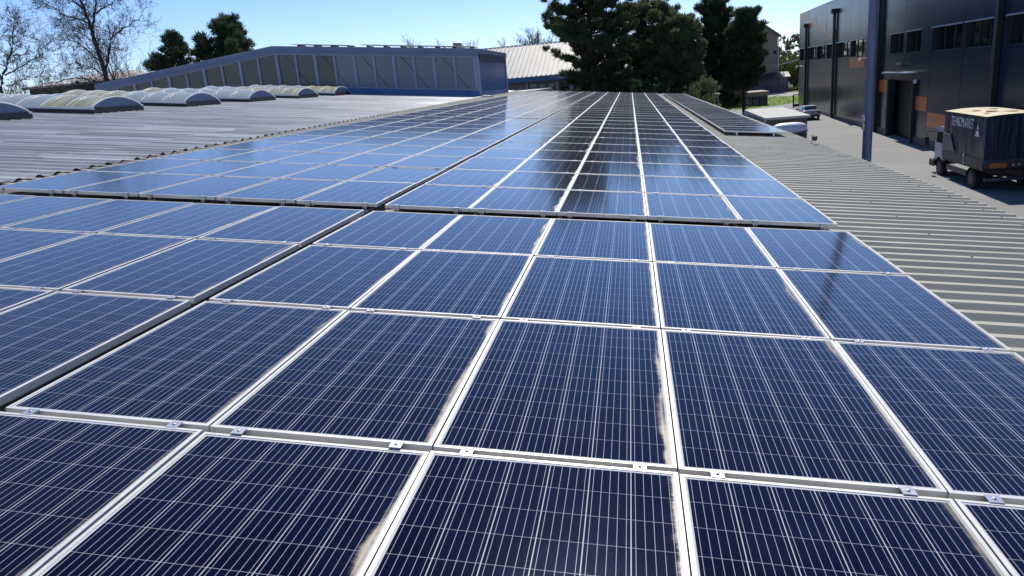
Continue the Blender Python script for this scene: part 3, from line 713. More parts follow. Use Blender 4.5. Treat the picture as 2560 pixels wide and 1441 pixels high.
# ------------------------------------------------------------------ silver car
KX, KY = 20.75, 82.6; KG = gz(84)
def KP(x, y, z): return (KX + x * ca + y * sa, KY - x * sa + y * ca, KG + z)
car = thing('parked_car', KP(.87, 2.2, 0), 'silver saloon car parked far off at the foot of the warehouse', 'car')
M['silver'] = mat('silver_car_paint', (.46, .49, .53), .22, .35, .06, 3)
secs = [(0.0, .86, .42, .84, .84), (.10, .90, .32, .98, .98), (.75, .93, .28, 1.02, 1.02), (1.15, .93, .26, 1.0, 1.40), (2.0, .93, .26, .98, 1.47), (2.9, .93, .26, .96, 1.42), (3.55, .93, .27, .95, .97), (4.2, .90, .30, .82, .82), (4.45, .78, .38, .66, .66)]
mb = MB(); vs = []
for (y, w_, zb, zs, zt) in secs:
    hw = w_ * .94; tw = hw * (.70 if zt > zs + .1 else .86)
    vs += [KP(.875 + a, y, z) for a, z in ((-hw * .92, zb), (-hw, (zb + zs) / 2), (-hw * .97, zs - .05), (-tw, zt - .03), (-tw * .85, zt), (tw * .85, zt), (tw, zt - .03), (hw * .97, zs - .05), (hw, (zb + zs) / 2), (hw * .92, zb))]
fs = []
for i in range(len(secs) - 1):
    for j in range(10): fs.append((i * 10 + j, i * 10 + (j + 1) % 10, (i + 1) * 10 + (j + 1) % 10, (i + 1) * 10 + j))
fs += [tuple(range(10))[::-1], tuple((len(secs) - 1) * 10 + j for j in range(10))]
mb.add(vs, fs); mb.build('body', M['silver'], car, smooth=False)
M['carglass'] = mat('car_glass', (.05, .06, .07), .05, 0, .2, 2)
mb = MB(); mb.add([KP(.875 + a, y, z) for a, y, z in ((-.62, .80, 1.05), (.62, .80, 1.05), (.50, 1.135, 1.385), (-.50, 1.135, 1.385))], [(0, 1, 2, 3)]); 
for v in range(4): p = mb.v[v]; mb.v[v] = (p[0], p[1] - .02, p[2] + .02)
mb.build('rear_window', M['carglass'], car)
mb = MB(); mb.add([KP(.875 + a, y, z) for a, y, z in ((-.90, 1.15, 1.02), (-.90, 3.3, 1.0), (-.685, 2.85, 1.37), (-.675, 1.35, 1.38))], [(3, 2, 1, 0)]); mb.build('side_window', M['carglass'], car)
for (x, y) in ((-.0, .85), (1.55, .85), (0, 3.6), (1.55, 3.6)):
    mb = MB(); c = KP(x, y, .31); mb.lathe([(.2, 0), (.31, .02), (.31, .18), (.2, .2)], c, 'x', 16); w_ = mb.build('wheel', M['tyre'], car)
    mb = MB(); mb.lathe([(.19, -.005), (.19, .205)], c, 'x', 12); mb.build('rim', M['rail'], w_)
M['red'] = mat('red_lamp_lens', (.30, .02, .02), .2, 0, .1, 5)
for x in (.12, 1.40):
    mb = MB(); mb.box(x, x + .25, -.015, .06, .66, .84, KP); mb.build('tail_lamp', M['red'], car)
mb = MB(); mb.box(.06, 1.69, -.04, .12, .36, .56, KP); mb.build('bumper', M['dark'], car)
mb = MB(); mb.box(.62, 1.13, -.03, .03, .66, .77, KP); mb.build('number_plate', M['plate'], car)
mb = MB(); mb.box(-.20, .0, 3.0, 3.12, .98, 1.12, KP); mb.build('mirror', M['black'], car)

# ------------------------------------------------------------------ flat roofed hut, boat, lamp at the eave
hg = gz(62)
hut = thing('flat_roofed_hut', (14.3, 62, hg), 'low dark grey hut with a flat pale roof in the yard', 'hut')
mb = MB(); mb.box(12.75, 15.45, 56.5, 68.3, hg - .2, -2.86); mb.build('wall', M['dgrey'], hut)
mb = MB(); mb.add([(12.42, 56.1, -2.70), (15.55, 55.94, -2.70), (16.0, 68.85, -2.70), (12.75, 68.5, -2.70), (12.42, 56.1, -2.86), (15.55, 55.94, -2.86), (16.0, 68.85, -2.86), (12.75, 68.5, -2.86)], [(0, 1, 2, 3), (4, 7, 6, 5), (0, 4, 5, 1), (1, 5, 6, 2), (2, 6, 7, 3), (3, 7, 4, 0)]); mb.build('roof', M['lgrey'], hut)
for i in range(7):
    mb = MB(); y = 57.0 + i * 1.7; mb.box(12.50, 12.74, y, y + .12, -3.05, -2.862); mb.build('eave_bracket', M['flash'], hut)
bc = at(1972, 318, 54.9)
boat = thing('upturned_boat', (bc[0], 54.9, gz(55)), 'smooth white upturned boat in front of the dark grey hut', 'boat')
mb = MB(); n1, n2 = 20, 14; vs = []
for i in range(n1 + 1):
    s = -1 + 2 * i / n1
    hw = (max(0, 1 - abs(s) ** 3.2)) ** .55; tilt = .07
    for j in range(n2 + 1):
        a = math.pi * j / n2
        x = s * 1.28; y = -.62 * hw * math.cos(a); z = .60 * hw ** .6 * (math.sin(a) ** .75) * (1 - .12 * s)
        vs.append((bc[0] + x, 54.9 + y, bc[2] - .36 + z * 1.12 + .09 * s))
mb.add(vs, [(i * (n2 + 1) + j, i * (n2 + 1) + j + 1, (i + 1) * (n2 + 1) + j + 1, (i + 1) * (n2 + 1) + j) for i in range(n1) for j in range(n2)])
mb.build('hull', M['white'], boat, smooth=True)
mb = MB(); mb.tube([(bc[0] + s * 1.30, 54.9 - .66 * (max(0, 1 - abs(s) ** 3.2)) ** .55, bc[2] - .42 + .09 * s) for s in [-1 + i * .1 for i in range(21)]], .04, 6); mb.build('gunwale', M['bluefascia'], boat, smooth=True)
mb = MB()
for s in (-.8, .8):
    for yy in (-.45, .45): mb.tube([(bc[0] + s, 54.9 + yy, bc[2] - .44), (bc[0] + s * 1.1, 54.9 + yy, gz(55))], .04, 6)
    mb.box(bc[0] + s - .04, bc[0] + s + .04, 54.35, 55.45, bc[2] - .50, bc[2] - .42)
mb.build('trestle', M['dark'], boat)
ep = at(2036, 346, 18.7)
t = thing('floodlight', (7.5, 18.9, roofz(7.5)), 'small black floodlight on a thin arm over the roof eave', 'floodlight')
mb = MB(); mb.tube([(7.30, 18.75, roofz(7.3)), (7.30, 18.75, ep[2] + .075), (ep[0] - .02, 18.7, ep[2] + .065), (ep[0], 18.7, ep[2])], .008, 6); mb.build('arm', M['black'], t)
mb = MB(); mb.prism([(-.055, .05), (.055, .05), (.05, -.04), (.0, -.065), (-.05, -.04)], lambda p, q, y: (ep[0] + p, y, ep[2] + q), 18.62, 18.76); mb.build('lamp_head', M['black'], t)

# ------------------------------------------------------------------ lawn, road and things beyond the yard
def gp(x, y):
    d = CAMW.T @ np.array([(x - 1280) / FPX, 1, (720.5 - y) / FPX])
    t = (-5.92 - CAMC[2] + .01 * CAMC[1]) / (d[2] - .01 * d[1]); t0 = t
    return CAMC + t * d
sheet_obj('lawn', [(13, 107.5), (19, 108), (26, 113), (36, 120), (36, 123), (26, 135), (13, 141)], M['grass'], .008)
sheet_obj('road', [(-40, 146), (13, 141.2), (26, 135.2), (36, 123.2), (60, 118), (66, 128), (32, 143), (28.4, 149), (-40, 157)], M['road'], .008)
M['blade'] = leaf_mat('grass_blades', (.26, .38, .07), (.32, .42, .10), (.18, .28, .05), 1.0, .5)
mb = MB(); r_ = np.random.default_rng(8)
for i in range(6000):
    y = r_.uniform(107.5, 137); x = r_.uniform(14, 36)
    if y < 108 + (x - 19) * .71 or y > 135 + (26 - x) * (1.2 if x > 26 else .45): continue
    a = r_.uniform(0, 3.14); h = r_.uniform(.05, .22); w_ = r_.uniform(.05, .14); z = gz(y)
    mb.add([(x - w_ * math.cos(a), y - w_ * math.sin(a), z), (x + w_ * math.cos(a), y + w_ * math.sin(a), z), (x + r_.normal(0, .08), y + r_.normal(0, .08), z + h)], [(0, 1, 2)])
tag(mb.build('lawn_grass', M['blade']), 'sunlit rough green grass on the strip past the yard', 'grass', kind='stuff')

def pbox(mb, x0, x1, y0, y1, z0, z1): mb.box(min(x0, x1), max(x0, x1), y0, y1, z0, z1)
# brown gabled house
HY = 152.
e = at(1945, 84, HY); rz = at(1862, 30, HY); lx = 2 * rz[0] - e[0]; g0 = gz(HY)
hs = thing('gabled_house', (rz[0], HY, g0), 'tall plain brown house with a low gable, behind the pines', 'house')
M['brownwall'] = mat('brown_render', (.30, .215, .175), .9, 0, .12, .3)
mb = MB(); mb.prism([(lx, g0 - .3), (e[0], g0 - .3), (e[0], e[2] - .15), (rz[0], rz[2] - .3), (lx, e[2] - .15)], lambda p, q, y: (p, y, q), HY, HY + 16); mb.build('wall', M['brownwall'], hs)
mb = MB(); sl = (rz[2] - e[2]) / (e[0] - rz[0])
for sg in (-1, 1):
    mb.add([(rz[0] + sg * a, y, rz[2] + dz - sl * a) for a in (0, e[0] - rz[0] + .5) for y in (HY - .6, HY + 16.5) for dz in (-.28, 0.02)], [(0, 2, 3, 1), (4, 5, 7, 6), (0, 1, 5, 4), (2, 6, 7, 3), (0, 4, 6, 2), (1, 3, 7, 5)])
mb.build('roof', mat('dark_roof_tiles', (.12, .13, .14), .7, 0, .3, 2), hs)
mb = MB(); mb.tube([(e[0] + .1, HY - .1, e[2] - .3), (e[0] + .1, HY - .1, g0)], .07, 6); mb.build('downpipe', M['flash'], hs)
wq = at(1937.5, 131, HY); f = MB(); f.box(wq[0] - .22, wq[0] + .22, HY - .06, HY - .003, wq[2] - .3, wq[2] + .3); f = f.build('window', M['dark'], hs); mb = MB(); mb.box(wq[0] - .17, wq[0] + .17, HY - .075, HY - .061, wq[2] - .25, wq[2] + .25); mb.build('pane', M['glass'], f)
# low purple-grey outbuilding in front of the house
a = at(1925, 180, 150); b = at(1992, 205, 150)
ob = thing('outbuilding', ((a[0] + b[0]) / 2, 149, gz(149)), 'low dark outbuilding with a lean-to roof at the foot of the brown house', 'shed')
mb = MB(); mb.box(a[0] - 3, b[0] - 1.6, 149.5, 151.9, gz(149) - .2, a[2] - 1.0); mb.build('wall', mat('purple_grey_render', (.15, .12, .14), .9, 0, .25, .5), ob)
mb = MB(); mb.add([(a[0] - 3.3, y, z) for y, z in ((149, a[2] - 1.1), (151.9, a[2] - .2), (151.9, a[2] - .35), (149, a[2] - 1.25))] + [(b[0] - 1.3, y, z) for y, z in ((149, a[2] - 1.1), (151.9, a[2] - .2), (151.9, a[2] - .35), (149, a[2] - 1.25))], [(0, 1, 5, 4), (1, 2, 6, 5), (2, 3, 7, 6), (3, 0, 4, 7), (0, 3, 2, 1), (4, 5, 6, 7)]); mb.build('roof', M['dark'], ob)
# glazed pavilion
PY = 113.; a = at(1852, 226, PY); b = at(1918, 228, PY); pg = gz(PY)
pv = thing('glazed_pavilion', ((a[0] + b[0]) / 2, PY, pg), 'small glazed pavilion with a tan fascia under the pines by the lawn', 'pavilion')
ztop = b[2]; 
M['tan'] = mat('tan_fascia', (.36, .28, .18), .7, 0, .15, 1)
mb = MB(); mb.box(a[0] - 2.5, b[0] + .25, PY - .35, PY + 6, ztop - .62, ztop); mb.build('fascia', M['tan'], pv)
mb = MB(); mb.box(a[0] - 2.4, b[0] + .1, PY, PY + .2, pg - .1, ztop - 2.25); mb.box(b[0] - .1, b[0] + .1, PY + .2, PY + 5.8, pg - .1, ztop - 2.25); mb.build('plinth', M['black'], pv)
n = 6
for i in range(n + 1):
    x = a[0] - 2.3 + (b[0] - a[0] + 2.3) * i / n; mb = MB(); mb.box(x - .07, x + .07, PY + .02, PY + .16, ztop - 2.25, ztop - .62); mb.build('pillar', M['black'], pv)
    if i < n:
        x2 = a[0] - 2.3 + (b[0] - a[0] + 2.3) * (i + 1) / n
        mb = MB(); mb.box(x + .07, x2 - .07, PY + .07, PY + .10, ztop - 2.25, ztop - .62); mb.build('pane', mat('pavilion_glass', (.16, .19, .20), .08, 0, .5, .9) if 'pglass' not in M else M['pglass'], pv)
        M.setdefault('pglass', bpy.data.materials['pavilion_glass'])
# barrier post with red white bands, gate frame
q = at(1868, 275, 90); t = thing('striped_pole', (q[0], 90, gz(90)), 'thin dark pole with red and white bands beside the pavilion', 'pole')
top = at(1868, 205, 90)
mb = MB(); mb.tube([(q[0], 90, gz(90)), (q[0], 90, top[2])], .045, 8); mb.build('pole_shaft', M['dark'], t)
def band_mat():
    t_ = NT('red_white_bands'); _, _, z = t_.sep(t_.geo()); f = t_.math('GREATER_THAN', t_.math('FRACT', t_.math('MULTIPLY', z, 2.6)), .5)
    return t_.out(t_.mix(f, (.5, .07, .05), (.7, .68, .65)), .5)
mb = MB(); z_ = at(1868, 259, 90)[2]; mb.tube([(q[0], 90, z_ - .5), (q[0], 90, z_ + .5)], .06, 8); mb.build('banded_sleeve', band_mat(), t)
q0 = at(1983, 268, 104); q1 = at(1992, 236, 104)
t = thing('gate_frame', (q0[0], 104, gz(104)), 'thin dark gate frame standing at the far corner of the warehouse', 'gate')
mb = MB(); mb.box(q0[0] - .07, q0[0] + .07, 103.9, 104.05, gz(104), q1[2]); mb.build('gate_post', M['dark'], t)
mb = MB(); mb.box(q0[0] + .07, q0[0] + .75, 103.93, 104.02, q1[2] - .12, q1[2]); mb.build('top_bar', M['dark'], t)
mb = MB(); mb.box(q0[0] + .07, q0[0] + .75, 103.93, 104.02, gz(104) + .1, gz(104) + .45); mb.build('lower_panel', M['dark'], t)
# pale diagonal pipe against the bushes
a = at(1929, 168, 148); b = at(1996, 150, 108)
mb = MB(); mb.tube([tuple(a), tuple(b)], .055, 6); o = mb.build('service_pipe', M['flash']); tag(o, 'pale pipe running from the brown house to the warehouse corner', 'pipe')
# tan container and white kiosk by the pines
q = at(1776, 206, 82); g_ = gz(82)
t = thing('tan_container', (q[0], 82, g_), 'tan sheet metal container under the pines beyond the panels', 'container')
mb = MB(); mb.box(q[0] - .75, q[0] + .55, 82, 84.5, g_ - .1, q[2]); mb.build('body', mat('tan_sheet', (.33, .245, .125), .6, 0, .12, 1.5), t)
mb = MB(); mb.box(q[0] - .85, q[0] + .65, 81.9, 84.6, q[2], q[2] + .08); mb.build('roof', M['brownwall'], t)
q = at(1775, 236, 78); g_ = gz(78)
t = thing('white_kiosk', (q[0], 78, g_), 'small white kiosk with two dark openings in front of the tan container', 'kiosk')
mb = MB(); mb.box(q[0] - .9, q[0] + .85, 78, 80, g_ - .1, q[2] - .1); mb.build('wall', M['concrete'], t)
mb = MB(); mb.box(q[0] - 1.05, q[0] + 1.0, 77.8, 80.1, q[2] - .1, q[2]); mb.build('roof', M['white'], t)
for s in (.1, .5):
    mb = MB(); mb.box(q[0] + s, q[0] + s + .26, 77.97, 77.997, q[2] - 1.6, q[2] - .35); mb.build('opening', M['glass'], t)

# beige roofed hall behind the clerestory
RY, EY = 108., 96.
rl, rr_ = at(1190, 126, RY), at(1600, 90, RY); el, er = at(1266, 197, EY), at(1600, 172, EY)
hz = (at(1250, 120, RY)[2] + at(1395, 107, RY)[2]) / 2; ez = (at(1290, 195, EY)[2] + at(1390, 187, EY)[2]) / 2
hx0, hx1 = at(1160, 130, RY)[0], at(1640, 90, RY)[0]
hall = thing('beige_roofed_hall', ((hx0 + hx1) / 2, EY, gz(EY)), 'long hall with a pale ribbed metal roof behind the blue clerestory', 'building')
M['beige'] = mat('beige_roof_sheet', (.30, .295, .28), .6, .0, .14, .5, stretch=(2, .4, 1))
mb = MB(); nrib = int((hx1 - hx0) / .62)
for i in range(nrib):
    x = hx0 + i * .62
    for (xa, xb, dz) in ((x, x + .49, 0), (x + .49, x + .62, .11)):
        mb.add([(xa, EY - .6, ez - .0 + dz), (xb, EY - .6, ez + dz), (xb, RY, hz + dz), (xa, RY, hz + dz), (xa, EY - .6, ez - .1), (xb, EY - .6, ez - .1), (xb, RY, hz - .1), (xa, RY, hz - .1)], [(0, 1, 2, 3), (0, 4, 5, 1), (1, 5, 6, 2), (2, 6, 7, 3), (3, 7, 4, 0), (4, 7, 6, 5)])
mb.build('roof', M['beige'], hall)
mb = MB(); mb.box(hx0, hx1, RY + .005, RY + .35, hz - .3, hz + .16); mb.build('ridge_cap', M['white'], hall)
mb = MB(); mb.prism([(EY - .55, ez - .62), (EY - .1, ez - .62), (EY - .1, ez - .12), (EY - .55, ez - .12)], lambda p, q, x: (x, p, q), hx0, hx1); mb.build('gutter_fascia', M['curb'], hall)
mb = MB(); mb.box(hx0, hx1, EY, EY + .3, gz(EY) - .2, ez - .15); mb.prism([(EY + .3, gz(EY)), (RY, gz(EY)), (RY, hz - .4), (EY + .3, ez - .2)], lambda p, q, x: (x, p, q), hx1 - .3, hx1); mb.build('wall', mat('grey_brown_render', (.24, .215, .20), .9, 0, .2, .4), hall)
for (p0, p1, w0, w1, mt) in ((1322, 1344, 209, 234, 'lgrey'), (1347, 1366, 209, 234, 'lgrey'), (1369, 1388, 207, 234, 'lgrey'), (1399, 1424, 202, 226, 'glass'), (1434, 1460, 200, 226, 'glass')):
    a = at(p0, w0, EY); b = at(p1, w1, EY); f = MB(); f.box(a[0], b[0], EY - .06, EY - .003, b[2], a[2]); f = f.build('window', M['dark'], hall)
    mb = MB(); mb.box(a[0] + .08, b[0] - .08, EY - .075, EY - .061, (a[2] + b[2]) / 2 + .1, a[2] - .08); mb.build('pane', M[mt], f)
    mb = MB(); mb.box(a[0] + .08, b[0] - .08, EY - .075, EY - .061, b[2] + .05, (a[2] + b[2]) / 2 - .02); mb.build('pane', M[mt], f)
for p0, p1 in ((1314, 1321), (1388.5, 1398), (1425, 1433)):
    a = at(p0, 200, EY); b = at(p1, 236, EY); mb = MB(); mb.box(a[0], b[0], EY - .12, EY - .003, gz(EY), a[2] - .2); mb.build('pilaster', M['concrete'], hall)
# low white flat roof between workshop and hall
a = at(1268, 219, 78); b = at(1360, 221, 74)
t = thing('low_annex', ((a[0] + b[0]) / 2, 76, gz(76)), 'low annex with a white flat roof just past the clerestory', 'building')
mb = MB(); mb.box(a[0] - 8, b[0] - .15, 69, 81.8, gz(76) - .2, b[2] - .3); mb.build('wall', M['dgrey'], t)
mb = MB(); mb.box(a[0] - 8.2, b[0], 68.8, 82, b[2] - .3, b[2] - .08); mb.build('roof', M['lgrey'], t)
# house roof with chimney, far behind
HY2 = 135.
a = at(1030, 127, HY2); b = at(1150, 124, HY2); rd = at(1120, 118, HY2 + 4)
t = thing('distant_house', ((a[0] + b[0]) / 2, HY2, gz(HY2)), 'distant house roof with a tan chimney peeping over the clerestory', 'house')
mb = MB(); mb.box(a[0], b[0], HY2, HY2 + 9, gz(HY2), a[2] - .4); mb.build('wall', M['concrete'], t)
mb = MB(); mb.prism([(HY2 - .4, a[2] - .45), (HY2 + 9.4, a[2] - .45), (HY2 + 4.5, rd[2])], lambda p, q, x: (x, p, q), a[0] - .4, b[0] - .5); rf = mb.build('roof', M['beige'], t)
c0 = at(1133, 126, HY2 + 2); c1 = at(1151, 108, HY2 + 2)
mb = MB(); mb.prism([(c0[0] + .3, c0[2] - .6), (c1[0] + .3, c0[2] - .6), (c1[0], c1[2]), (c0[0], c1[2] + .15)], lambda p, q, y: (p, y, q), HY2 + 2, HY2 + 3.4); mb.build('chimney', M['tan'], rf)
mb = MB(); v0 = at(1111, 123, HY2 + 1.5); mb.tube([(v0[0], HY2 + 1.8, v0[2] - .5), (v0[0], HY2 + 1.8, v0[2] + .35)], .16, 8); mb.build('roof_vent', M['dark'], rf)
# old building at far left
LY = 74.
a = at(72, 222, LY); b = at(262, 208, LY); pk = at(185, 194, LY)
t = thing('left_building', ((a[0] + b[0]) / 2, LY, gz(LY)), 'dark grey building with a pale low roof behind bare branches', 'building')
zt_ = a[2] - .15
mb = MB(); mb.box(a[0], b[0] + 3, LY, LY + 12, gz(LY), zt_ + .25); mb.build('wall', mat('dark_brown_render', (.115, .098, .092), .9, 0, .35, .5), t)
mb = MB(); xa, xb, zb = a[0] - .5, b[0] + 3.5, zt_ + .26
mb.add([(xa, LY - .5, zb), (xb, LY - .5, zb), (xb, LY + 12.5, zb), (xa, LY + 12.5, zb), (xa + 4.2, LY + 6, zb + 1.15), (xb - 4.2, LY + 6, zb + 1.15), (xa, LY - .5, zb - .22), (xb, LY - .5, zb - .22), (xb, LY + 12.5, zb - .22), (xa, LY + 12.5, zb - .22)],
       [(0, 1, 5, 4), (1, 2, 5), (2, 3, 4, 5), (3, 0, 4), (0, 6, 7, 1), (1, 7, 8, 2), (2, 8, 9, 3), (3, 9, 6, 0), (6, 9, 8, 7)])
rf = mb.build('roof', mat('pale_roof', (.58, .54, .51), .8, 0, .15, 1), t)
dv = at(199, 205, LY - .3); mb = MB(); mb.tube([(dv[0], LY - .75, dv[2]), (dv[0], LY - .55, dv[2])], .16, 12); mb.build('satellite_dish', M['dark'], rf)
# steel flue among the pines
a = at(1693, 92, 100); t_ = MB(); t_.tube([(a[0], 100, gz(100)), (a[0], 100, a[2])], .22, 10); o = t_.build('steel_flue', mat('steel_flue', (.7, .7, .72), .35, .5, .1, 2)); tag(o, 'bright steel flue pipe glimpsed among the pine branches', 'flue')

# ------------------------------------------------------------------ trees
def fast_mesh(name, V, F, mats, mi=None, off=(0, 0, 0)):
    me = bpy.data.meshes.new(name); V = np.asarray(V, np.float32) - np.asarray(off, np.float32); F = np.asarray(F, np.int32); k = F.shape[1]
    me.vertices.add(len(V)); me.vertices.foreach_set('co', V.ravel())
    me.loops.add(F.size); me.loops.foreach_set('vertex_index', F.ravel())
    me.polygons.add(len(F)); me.polygons.foreach_set('loop_start', np.arange(0, F.size, k, dtype=np.int32))
    for mt in mats: me.materials.append(mt)
    if mi is not None: me.polygons.foreach_set('material_index', np.asarray(mi, np.int32))
    me.update(calc_edges=True); me.validate(); return me
M['pine'] = leaf_mat('pine_needles', (.048, .076, .036), (.085, .12, .045), (.024, .040, .025), 1.2, .35)
M['pine2'] = leaf_mat('grey_green_needles', (.12, .155, .07), (.165, .20, .085), (.06, .08, .045), 1.0, .38)
M['bark'] = mat('dark_bark', (.075, .058, .047), .95, 0, .4, 6, stretch=(4, 4, .6))
M['twig'] = mat('grey_twig', (.085, .068, .060), .9, 0, .35, 3)
M['twigfar'] = mat('pale_twig', (.24, .215, .18), .9, 0, .25, 2)
M['bud'] = mat('reddish_bud', (.20, .125, .075), .8, 0, .4, 4, c2=(.15, .15, .05))
M['spring'] = leaf_mat('spring_leaves', (.17, .20, .040), (.22, .23, .055), (.10, .13, .03), .8, .3)
M['willow'] = leaf_mat('willow_leaves', (.24, .20, .050), (.28, .24, .07), (.16, .15, .04), 1.0, .3)

def tufts(P, D, r, ln, wd, nn):
    """needle tufts: at each point P pointing along D, nn narrow triangles"""
    n = len(P); P = np.repeat(P, nn, 0); D = np.repeat(D, nn, 0)
    k = len(P); d = D + r.normal(0, .48, (k, 3)); d /= np.linalg.norm(d, axis=1)[:, None]
    s = np.cross(d, r.normal(0, 1, (k, 3))); s /= np.linalg.norm(s, axis=1)[:, None] + 1e-9
    L_ = ln * r.uniform(.6, 1.15, (k, 1)); base = P + r.normal(0, .05, (k, 3))
    a = base - s * wd * .5 + d * L_ * .15; b = base + s * wd * .5 + d * L_ * .15; c = base + d * L_ + s * wd * .18; e_ = base + d * L_ - s * wd * .18
    V = np.stack([a, b, c, e_], 1).reshape(-1, 3); F = np.arange(4 * k).reshape(-1, 4)
    return V, F
def pine(px_, Y, top_px, label, half_m, base_frac, seed, mtl='pine', dens=1.0, lean=0, shape=1.0, nl=70):
    r = np.random.default_rng(seed); topz = at(px_, top_px, Y)[2]; x0 = at(px_, 200, Y)[0]; g = gz(Y); H = topz - g
    t = thing('pine_tree', (x0, Y, g), label, 'tree', 'pine trees around the workshop')
    wood = MB(); tp = [(x0 + lean * s * H * .1 + .12 * math.sin(s * 7 + seed), Y + .1 * math.cos(s * 6 + seed), g + H * s * .97) for s in np.linspace(0, 1, 12)]
    wood.tube(tp, [.030 * H * .62 * (1 - .93 * s) + .02 for s in np.linspace(0, 1, 12)], 8); wood.build('trunk', M['bark'], t)
    limbs = MB(); PP = []; DD = []
    for i in range(nl):
        s = base_frac + (1 - base_frac) * ((i + r.uniform(0, 1)) / nl) ** .92
        u = (s - base_frac) / (1 - base_frac)
        prof = (.66 + .34 * u / .3 if u < .3 else max(0, 1 - ((u - .3) / .7) ** shape) ** .62) * (.82 + .3 * abs(math.sin(i * 1.7 + seed))) + .05
        az = i * 2.4 + r.normal(0, .5); Lb = half_m * prof * r.uniform(.52, 1.12) * (1.18 if i % 6 == 0 else 1)
        j = int(s * 11); tx, ty, _ = tp[min(j, 11)]; zz = g + H * s * .97
        d = np.array([math.cos(az), math.sin(az), 0]); rise = r.uniform(.05, .35) + .5 * u
        pts = [np.array([tx, ty, zz]) + d * Lb * q + np.array([0, 0, Lb * (rise * q * q - .10 * q * (1 - u))]) for q in (0, .3, .6, .85, 1)]
        limbs.tube(pts, [.055 * Lb / 3 + .02, .04 * Lb / 3 + .015, .03, .02, .01], 4, caps=False)
        side = np.array([-d[1], d[0], 0])
        for c_ in range(max(2, int(Lb * 1.9 * dens + .5))):
            q = 1.0 if c_ == 0 else r.uniform(.34, 1.0)
            cen = pts[0] + d * Lb * q + np.array([0, 0, Lb * (rise * q * q - .10 * q * (1 - u)) + .08]) + side * r.normal(0, .16 + .22 * Lb * .3)
            cr = r.uniform(.19, .38)
            for _ in range(int(13 + 10 * cr)):
                v = r.normal(0, 1, 3); v /= np.linalg.norm(v); v *= cr * r.uniform(.2, 1.0) ** .6
                PP.append(cen + v * [1.15, 1.15, .75]); DD.append(d * .35 * r.uniform(.2, 1) + v * .45 / cr + np.array([0, 0, 1.05]))
    for q_ in range(int(60 * dens)):
        PP.append(np.array([tp[-1][0], tp[-1][1], topz - .02]) + r.normal(0, 1, 3) * [.22, .22, .1] - [0, 0, r.uniform(0, 1.3)]); DD.append(r.normal(0, .3, 3) + [0, 0, 1])
    limbs.build('branches', M['bark'], t)
    V, F = tufts(np.array(PP), np.array(DD), r, .52, .08, 8)
    o = bpy.data.objects.new('crown', fast_mesh('crown', V, F, [M[mtl]], off=t.location)); col.objects.link(o); o.parent = t
pine(1482, 80, -120, 'tallest dark pine right of the beige hall, its top cut by the frame', 4.7, .26, 11, dens=1.2, nl=105, shape=1.9)
pine(1640, 87, 14, 'broad grey-green pine between the tallest pine and the steel flue', 4.3, .13, 23, 'pine2', 1.45, shape=2.0, nl=110)
pine(1710, 84, 44, 'shorter grey-green pine just left of the twin dark pines', 2.3, .12, 29, 'pine2', 1.4, shape=1.6, nl=75)
pine(1788, 92, -4, 'left and taller of the two dark pines in front of the brown house', 2.4, .28, 37, dens=1.35, nl=95, shape=1.7)
pine(1862, 88, 28, 'right and shorter of the two dark pines in front of the brown house', 2.25, .30, 41, dens=1.4, nl=95, shape=1.45)
pine(452, 66, 82, 'narrow open pine left of the rounder one, behind the sloping clerestory roof', 2.1, .20, 53, dens=1.0, nl=58, shape=1.0)
pine(592, 70, 46, 'rounder dense dark pine behind the bend in the clerestory roof', 3.6, .18, 59, dens=1.35, nl=95, shape=1.4)
pine(405, 64, 140, 'small low pine at the left foot of the narrow open pine', 1.6, .3, 54, dens=1.1, nl=36, shape=1.2)
pine(520, 68, 90, 'slim pine top between the narrow open pine and the rounder pine', 1.5, .3, 57, dens=1.0, nl=36, shape=1.2)
# low juniper-like shrub
def shrub(name, px_, Y, top_px, half, label, mtl, seed, nt=500, ln=.4, wd=.08, cat='shrub', group=None, droop=0, nn=9):
    r = np.random.default_rng(seed); c = at(px_, top_px, Y); g = gz(Y); H = c[2] - g
    t = thing(name, (c[0], Y, g), label, cat, group); st = MB(); P = []; D = []
    for i in range(16):
        az = r.uniform(0, 6.28); rr = half * r.uniform(.2, .8); p1 = (c[0] + math.cos(az) * rr * .5, Y + math.sin(az) * rr * .5, g + H * .5); p2 = (c[0] + math.cos(az) * rr, Y + math.sin(az) * rr, g + H * r.uniform(.7, .95))
        st.tube([(c[0] + r.normal(0, .15), Y + r.normal(0, .15), g), p1, p2], [.07, .045, .015], 5, caps=False)
    st.build('stems', M['bark'], t)
    lobes = [(r.normal(0, half * .5), r.normal(0, half * .5), r.uniform(.4, .85) * H, r.uniform(.32, .6) * half) for _ in range(14)]
    for i in range(nt):
        lx_, ly_, lz_, lr = lobes[i % 14]; v = r.normal(0, 1, 3); v /= np.linalg.norm(v); v *= lr * r.uniform(.45, 1.05)
        p = np.array([c[0] + lx_ + v[0], Y + ly_ + v[1], g + min(H * 1.02, max(.1, lz_ + v[2] * 1.1))]); P.append(p); D.append(v / lr * .5 + np.array([0, 0, .6 - droop * 1.6]))
    V, F = tufts(np.array(P), np.array(D), r, ln, wd, nn); o = bpy.data.objects.new('crown', fast_mesh('crown', V, F, [M[mtl]], off=t.location)); col.objects.link(o); o.parent = t
shrub('conifer_shrub', 1738, 76, 196, 1.7, 'bushy grey-green conifer shrub left of the tan container', 'pine2', 61, 900)
shrub('conifer_shrub', 1560, 82, 178, 2.6, 'dark low conifer shrub under the pines at the end of the roof', 'pine', 63, 1100)
shrub('conifer_shrub', 1650, 79, 200, 2.6, 'second dark conifer shrub under the pines, nearer the tan container', 'pine', 64, 1100)
shrub('conifer_shrub', 1450, 86, 212, 1.8, 'small conifer shrub at the foot of the tallest pine', 'pine', 66, 500)
